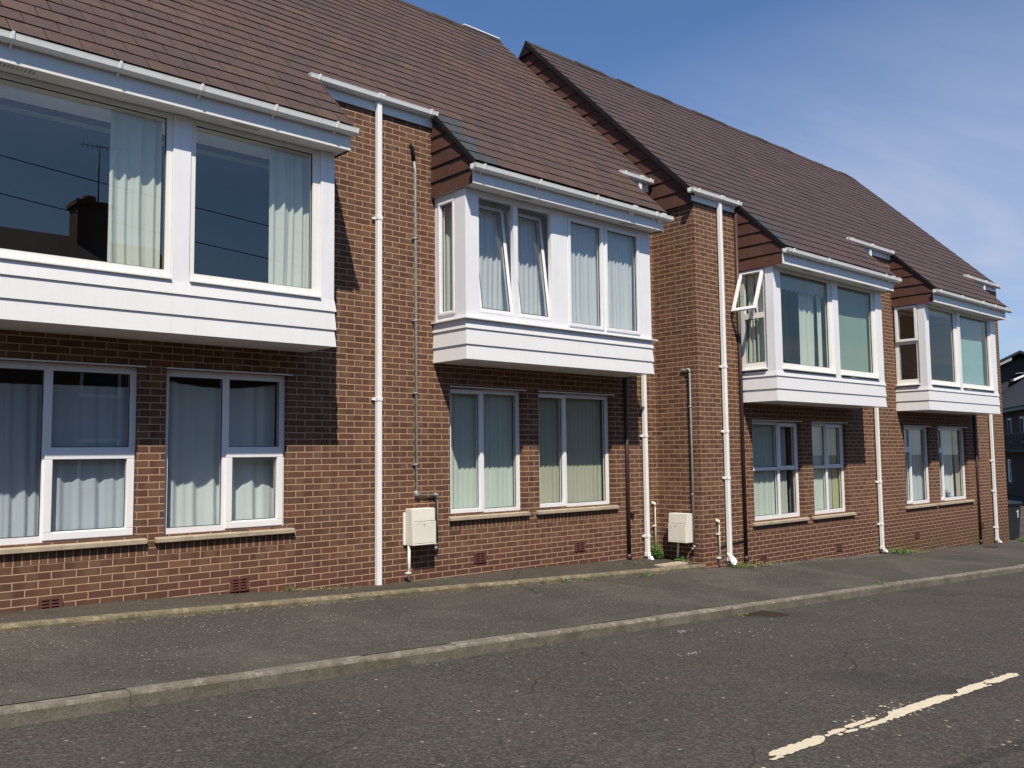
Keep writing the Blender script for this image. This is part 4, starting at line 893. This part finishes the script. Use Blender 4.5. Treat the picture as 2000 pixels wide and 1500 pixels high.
weed('small weed at the front corner of the black bin', 19.55, -.95, lambda x, y: zpav(x, -1), 200, .2, .16, seed=8)
weed('tiny weed tufts in the joint of the low wall kerb, under the blinds windows', 2.55, AK-.02, lambda x, y: zpav(x, y), 60, .10, .05, seed=9, size=(.015, .035))
weed('dark small weed tuft in the low kerb joint, second from the corner', 3.05, AK-.02, lambda x, y: zpav(x, y), 60, .12, .045, seed=10, size=(.015, .035))
weed('small weed on the pavement near the end of the low wall kerb', 4.15, AK-.10, lambda x, y: zpav(x, y), 70, .12, .05, seed=11, size=(.015, .04))
weed('weedy patch on the apron, left of the tall white downpipe', -.55, -.10, lambda x, y: za(x, y), 150, .38, .045, 'leaf_dry', 12, (.01, .03), 'leaf')
weed('little upright weed at the wall foot left of the weedy patch', -1.0, -.06, lambda x, y: za(x, y), 50, .06, .09, seed=13, size=(.012, .03))
weed('tiny weed on the apron under the streaked meter box', 1.05, -.30, lambda x, y: za(x, y), 40, .05, .05, seed=14, size=(.01, .025))
weed('weed growing from the street kerb joint', 6.9, KY+.09, lambda x, y: gx(x)-.07, 70, .12, .05, seed=15, size=(.012, .035))
weed('scruffy weed at the gully by the street kerb', 3.1, KY-.06, lambda x, y: zroad(x, y), 50, .14, .04, seed=16, size=(.012, .03), extra='leaf_dry')
weed('weed seedlings on the apron near the white downpipe in the corner', 4.6, -.35, lambda x, y: za(x, y), 70, .25, .03, 'leaf', 17, (.01, .03), 'leaf_dry')
# flowers in the last window
t = thing('potted_plant', 'blue pot with small red and white flowers on the last ground floor window sill', 'plant', (15.55, W+.2, .47))
m = MB(); m.tube([(15.62, W+.165, .46), (15.62, W+.165, .60)], [.05, .07], 12); m.build('pot', 'pot_blue', t)
rnd = random.Random(3); m = MB(); leafy(m, 15.50, W+.165, .58, 60, .16, .18, rnd, (.03, .06)); m.build('leaves', 'leaf', t, fix=False)
m = MB(); leafy(m, 15.42, W+.16, .58, 26, .12, .2, rnd, (.03, .05)); m.build('flowers', 'flower_red', t, fix=False)
m = MB(); leafy(m, 15.66, W+.16, .56, 18, .1, .12, rnd, (.03, .05)); m.build('blossoms', 'flower_white', t, fix=False)
# dark chair back behind the valance pane
m = MB(); m.box(7.30, 7.72, Yf+.40, Yf+.44, 3.0, 3.28); m.box(7.34, 7.40, Yf+.38, Yf+.42, 3.28, 3.42); o = m.build('chair_back', 'wood_red', bevel=.01); recentre(o, (7.5, Yf+.42, 3.0)); tag(o, 'reddish wooden chair back low behind the valance pane', 'chair')
# ---------------------------------------------------------------- stone chips (loose)
def chips(name, n, fn, smin, smax, seed, mat='stone_chip'):
    rnd = random.Random(seed); m = MB()
    for _ in range(n):
        x, y, z = fn(rnd); s = rnd.uniform(smin, smax); a = rnd.uniform(0, 3.14); q = [Vector((math.cos(a+k*math.pi/2+rnd.uniform(-.3, .3))*s*(1 if k % 2 else .55), math.sin(a+k*math.pi/2)*s, 0)) for k in range(4)]
        b = Vector((x, y, z-.001)); tp = b+Vector((0, 0, s*.5)); vs = [m.bm.verts.new(b+v) for v in q]; vt = m.bm.verts.new(tp)
        for k in range(4): m.bm.faces.new((vs[k], vs[(k+1) % 4], vt))
    o = m.build(name, mat); o['kind'] = 'stuff'; return o
def band(x0, x1, yc, sp, zf, slope=0):
    def f(r):
        x = r.uniform(x0, x1); y = yc+slope*(x-x0)+r.gauss(0, sp); return x, y, zf(x, y)
    return f
zc = lambda x, y: zpav(x, max(KY+.13, min(-.9, y)))
chips('gravel_chips', 900, band(-5, 12, -1.62, .07, zc, .008), .0025, .006, 1)
chips('gravel_chips', 1300, lambda r: (lambda x, y: (x, y, zc(x, y)))(r.uniform(-5, 13), r.uniform(-3.05, -1.05)), .002, .0055, 2)
chips('gravel_chips', 700, lambda r: (lambda x: (x, AK-abs(r.gauss(0, .03)), zc(x, AK)))(r.uniform(-5, 5.6)), .002, .006, 3, 'stone_chip')
chips('gravel_chips', 900, band(7.4, 11.5, W-.16, .06, zc), .0025, .007, 4)
chips('gravel_chips', 350, lambda r: (lambda x, y: (x, y, za(x, y)))(r.uniform(-5, 5.5), r.uniform(-.8, -.04)), .002, .006, 5)
chips('gravel_chips', 500, lambda r: (lambda x, y: (x, y, zroad(x, y)))(r.uniform(-5, 9), r.uniform(-7.5, -3.35)), .002, .005, 6)
chips('gravel_chips', 500, lambda r: (lambda x, y: (x, y, zc(x, y)))(r.uniform(-5, -1), r.uniform(-2.6, -1.1)), .002, .005, 7)
for i, (cx_, cy_, sx, n_) in enumerate(((1.63, -3.58, .10, 30), (.64, -4.44, .07, 14), (2.0, -4.0, .25, 16))):
    chips('paint_flecks', n_, lambda r: (lambda x, y: (x, y, zroad(x, y)+.002))(cx_+r.gauss(0, sx), cy_+r.gauss(0, sx*.35)), .002, .007, 20+i, 'white_paint')
chips('wall_foot_debris', 1500, lambda r: (lambda x: (x, -abs(r.gauss(0, .045))-.005, za(x, -.02)))(r.uniform(-5, 5.7)), .003, .013, 31, 'soil')
chips('wall_foot_debris', 1400, lambda r: (lambda x: (x, AK-.004-abs(r.gauss(0, .03)), zpav(x, AK)))(r.uniform(-5, 5.7)), .003, .012, 32, 'soil')
chips('wall_foot_debris', 1600, lambda r: (lambda x: (x, W-.004-abs(r.gauss(0, .05)), zpav(x, -1)))(r.uniform(5.9, 18.5)), .003, .013, 33, 'soil')
chips('wall_foot_debris', 900, lambda r: (lambda x: (x, KY-.004-abs(r.gauss(0, .04)), zroad(x)))(r.uniform(-5, 16)), .002, .009, 34, 'soil')
chips('moss_bits', 420, lambda r: (lambda x: (x, -abs(r.gauss(0, .03))-.004, za(x, -.02)))(r.choice((r.gauss(-.6, .35), r.gauss(.7, .3), r.uniform(-5, 5.6)))), .003, .009, 35, 'leaf_dry')
# gully and access cover
m = MB(); X, Y = 3.36, KY-.20
for i in range(8): m.box(X-.2+i*.052, X-.2+i*.052+.03, Y-.17, Y+.17, zroad(X, Y)-.02, zroad(X, Y)+.008)
m.box(X-.225, X-.205, Y-.19, Y+.19, zroad(X, Y)-.02, zroad(X, Y)+.009); m.box(X+.215, X+.235, Y-.19, Y+.19, zroad(X, Y)-.02, zroad(X, Y)+.009); m.box(X-.205, X+.215, Y+.172, Y+.19, zroad(X, Y)-.02, zroad(X, Y)+.009); m.box(X-.205, X+.215, Y-.19, Y-.172, zroad(X, Y)-.02, zroad(X, Y)+.009)
o = m.build('drain_grate', 'iron'); recentre(o, (X, Y, zroad(X, Y))); tag(o, 'small rusty iron drain grate in the road against the kerb', 'drain grate')
m = MB(); X, Y = 16.3, W-.42; z = zpav(X, Y); m.box(X-.32, X+.32, Y-.11, Y+.11, z-.02, z+.010); o = m.build('access_cover', 'iron', bevel=.004); recentre(o, (X, Y, z)); tag(o, 'flat metal cover set in the pavement near the far end of the wall', 'cover')
m = MB(); z = za(5.05, -.7); m.box(4.85, 5.45, AK+.12, AK+.32, z-.01, z+.03); o = m.build('concrete_slab', 'concrete_sill', bevel=.006); recentre(o, (5.15, AK+.2, z)); tag(o, 'small flat concrete slab lying on the apron behind the end of the low kerb', 'slab')
# torn shoe of downpipe
m = MB(); m.hexa([(6.35, W-.13, -.16), (6.47, W-.16, -.17), (6.44, W-.05, -.1), (6.37, W-.05, -.1)], [(6.36, W-.11, -.08), (6.49, W-.13, -.12), (6.46, W-.04, -.02), (6.36, W-.04, -.02)]); o = m.build('torn_pipe_collar', 'gutter'); recentre(o, (6.41, W-.1, -.16)); tag(o, 'torn white plastic collar hanging at the foot of the corner downpipe', 'pipe collar')
# ---------------------------------------------------------------- bin
def wheelie():
    bx, by = 19.90, -.47; bz = zpav(bx, -.9)+.004; t = thing('wheelie_bin', 'black wheelie bin with a white 1, standing past the far end of the wall', 'bin', (bx, by, bz))
    A = math.radians(-22); ca, sa = math.cos(A), math.sin(A)
    def P(x, y, z): return (bx+x*ca-y*sa, by+x*sa+y*ca, bz+z)
    def rect(w_, d, z, oy=0): return [P(-w_/2, -d/2+oy, z), P(w_/2, -d/2+oy, z), P(w_/2, d/2+oy, z), P(-w_/2, d/2+oy, z)]
    m = MB(); m.hexa(rect(.40, .44, .04), rect(.48, .55, .90)); m.hexa(rect(.52, .59, .90), rect(.53, .60, .955)); m.build('body', 'bin_plastic', t, bevel=.015)
    m = MB(); m.hexa(rect(.55, .64, .957), rect(.50, .58, 1.02)); m.hexa(rect(.36, .44, 1.02), rect(.32, .40, 1.035)); m.build('lid', 'bin_plastic', t, bevel=.012)
    m = MB(); m.tube([P(-.2, .35, .93), P(.2, .35, .93)], .015, 8); m.box(0, 0, 0, 0, 0, 0) if False else None; m.build('handle', 'bin_plastic', t)
    for s in (-1, 1):
        m = MB(); m.tube([P(s*.20, .2, .10), P(s*.25, .2, .10)], .10, 16); m.build('wheel', 'rubber', t)
    def digit(face):
        m = MB()
        for a, b, c, d in ((.0, .028, -.1, .10), (-.035, .0, .045, .07)):
            q = []
            for u, v in ((a, c), (b, c), (b, d), (a, d)):
                z = .70+v; k = (z-.04)/.86
                if face == 'front': q.append(P(u+.12, -(.22+.055*k)-.003, z))
                else: q.append(P(-(.20+.04*k)-.003, -u, z))
            m.face(q)
        m.build('number', 'white_paint', t, fix=False)
    digit('front')
wheelie()
# ---------------------------------------------------------------- dark slate house beyond the bend
def far_house():
    O = Vector((44.2, 7.32, -.83)); u = Vector((.857, .515, 0)); n = Vector((-.515, .857, 0)); z = Vector((0, 0, 1))   # n points to the viewer
    t = thing('slate_house', 'dark slate-roofed house with roof windows, in shade beyond the end of the terrace', 'house', O)
    P = lambda a, d, h: O+u*a+n*d+z*h      # a away from viewer, d towards viewer, h up
    def hb(m, a0, a1, d0, d1, h0, h1): m.hexa([P(a0, d0, h0), P(a1, d0, h0), P(a1, d1, h0), P(a0, d1, h0)], [P(a0, d0, h1), P(a1, d0, h1), P(a1, d1, h1), P(a0, d1, h1)])
    he = 4.55
    m = MB(); hb(m, -12, 26, -8, 0, -.3, he); m.build('wall', 'dark_brick', t)
    m = MB(); m.hexa([P(-12.3, .45, he-.12), P(26.3, .45, he-.12), P(26.3, .45, he-.02), P(-12.3, .45, he-.02)], [P(-12.3, -4.9, he+3.5), P(26.3, -4.9, he+3.5), P(26.3, -4.9, he+3.6), P(-12.3, -4.9, he+3.6)]); r = m.build('roof', 'grey_slate' if False else 'dark_slate', t)
    m = MB(); hb(m, -12.3, 26.3, .42, .56, he-.24, he-.12); m.build('gutter', 'black_pvc', t)
    # rear wing with a gable towards the street
    V = Vector((.947, .32, 0)); Rt = Vector((.32, -.947, 0)); A = Vector((53.02, 9.6, 7.6)); W_ = 3.6; dh = 1.75
    G = lambda r, v, h: A+Rt*r+V*v+z*h
    m = MB(); m.prism([G(-W_, 1, -9), G(W_, 1, -9), G(W_, 1, -dh-.35), G(0, 1, -.35), G(-W_, 1, -dh-.35)], V*7); m.build('gable', 'slate_wall', t)
    m = MB()
    for s_ in (-1, 1):
        m.hexa([G(0, 0, -.14), G(s_*(W_+1.2), 0, -dh*1.33-.14), G(s_*(W_+1.2), 8.4, -dh*1.33-.14), G(0, 8.4, -.14)], [G(0, 0, 0), G(s_*(W_+1.2), 0, -dh*1.33), G(s_*(W_+1.2), 8.4, -dh*1.33), G(0, 8.4, 0)])
    m.build('gable_roof', 'dark_slate', t)
    m = MB(); m.prism([G(-.45, -.02, -.42), G(-2.0, -.02, -1.17), G(-2.0, -.02, -1.30), G(-.45, -.02, -.58)], V*.02); m.build('barge_board', 'gasket_grey', t)
    # roof windows propped open
    k = 3.6/5.35
    for a, d in ((14.3, -3.3), (9.4, -3.1)):
        h = he-.02+(.45-d)*k; m = MB(); m.hexa([P(a-.5, d, h+.05), P(a+.5, d, h+.05), P(a+.5, d+.9, h-.35), P(a-.5, d+.9, h-.35)], [P(a-.5, d, h+.16), P(a+.5, d, h+.16), P(a+.5, d+.9, h-.22), P(a-.5, d+.9, h-.22)]); f = m.build('roof_window', 'upvc', r)
        m = MB(); m.hexa([P(a-.42, d-.1, h+.17), P(a+.42, d-.1, h+.17), P(a+.42, d+.75, h+.1), P(a-.42, d+.75, h+.1)], [P(a-.42, d-.1, h+.2), P(a+.42, d-.1, h+.2), P(a+.42, d+.75, h+.13), P(a-.42, d+.75, h+.13)]); m.build('roof_window_pane', 'velux_glass', r)
    for a in (-2.0, -3.5, -5.2, .5, 2.5):
        m = MB(); hb(m, a-.35, a+.35, 0, .03, 2.75, 4.05); w_ = m.build('window', 'white_paint', t); m = MB(); hb(m, a-.27, a-.02, .03, .04, 2.85, 3.95); hb(m, a+.02, a+.27, .03, .04, 2.85, 3.95); m.build('pane', 'room_dark', w_)
    m = MB(); hb(m, -7, 6, .05, 1.0, 2.3, 2.42); 
    for i in range(34): hb(m, -7+i*.38, -7+i*.38+.2, .97, 1.0, 2.42, 3.2)
    m.build('balcony', 'dark_timber', t)
    for a in (-2.6, -4.0, 1.0):
        m = MB(); hb(m, a-.3, a+.3, 0, .03, .7, 1.9); w_ = m.build('window', 'white_paint', t); m = MB(); hb(m, a-.2, a-.05, .03, .04, .8, 1.8); m.build('pane', 'room_dark', w_)
far_house()
# ---------------------------------------------------------------- houses across the street (seen only as reflections)
def opposite():
    t = thing('terraced_house', 'plain slate-roofed house across the street, reflected in the upper panes', 'house', (0, -14.5, 0))
    m = MB(); m.box(-22, 3.6, -22.5, -14.5, -.6, 4.9); m.build('wall', 'opp_brick', t)
    m = MB(); m.prism([(-22.2, -14.2, 4.75), (-22.2, -18.5, 7.9), (-22.2, -22.8, 4.75)], (26, 0, 0)); r = m.build('roof', 'opp_slate', t)
    m = MB(); m.box(1.45, 2.3, -18.9, -18.1, 7.0, 8.75); m.box(1.38, 2.37, -19.0, -18.0, 8.75, 8.9); c = m.build('chimney', 'opp_brick', t, bevel=.02)
    m = MB(); 
    for x in (1.85,): m.tube([(x, -18.5, 8.9), (x, -18.5, 9.12)], [.17, .2], 12)
    m.build('chimney_pot', 'terracotta', c)
    m = MB(); m.tube([(1.95, -18.0, 8.6), (1.95, -18.0, 10.55)], .02, 6)
    for i in range(7): m.tube([(1.5+i*.13, -18.0, 10.35), (1.5+i*.13, -18.0, 10.62-i*.02)], .008, 5)
    m.tube([(1.4, -18.0, 10.45), (2.8, -18.0, 10.55)], .012, 5); m.build('aerial', 'black_pvc', c)
    for x in (-18, -15, -11, -8, -4.5, -1.5, 1.5):
        for z in (.9, 3.2):
            m = MB(); m.box(x-.5, x+.5, -14.5, -14.46, z, z+1.25); w_ = m.build('window', 'upvc', t); m = MB(); m.box(x-.42, x+.42, -14.46, -14.45, z+.08, z+1.17); m.build('pane', 'room_dark', w_)
    t2 = thing('terraced_house', 'lower slate-roofed house next along across the street, reflected only', 'house', (12, -14.5, -.3))
    m = MB(); m.box(3.65, 34, -22.5, -14.5, -1.4, 4.1); m.build('wall', 'opp_brick', t2)
    m = MB(); m.prism([(3.7, -14.2, 3.95), (3.7, -18.5, 7.0), (3.7, -22.8, 3.95)], (30.5, 0, 0)); m.build('roof', 'opp_slate', t2)
    for i, (a, b) in enumerate((((-14, -12.5, 9.6), (14, -13.2, 7.3)), ((-14, -12.9, 8.9), (16, -13.0, 6.2)))):
        m = MB(); a, b = Vector(a), Vector(b); m.tube([a.lerp(b, k/16)-Vector((0, 0, .5*math.sin(math.pi*k/16))) for k in range(17)], .012, 5); o = m.build('overhead_cable', 'black_pvc'); recentre(o, a); tag(o, 'black overhead cable across the street, the %s of two, seen as a reflection' % ('higher' if i == 0 else 'lower'), 'cable')
opposite()
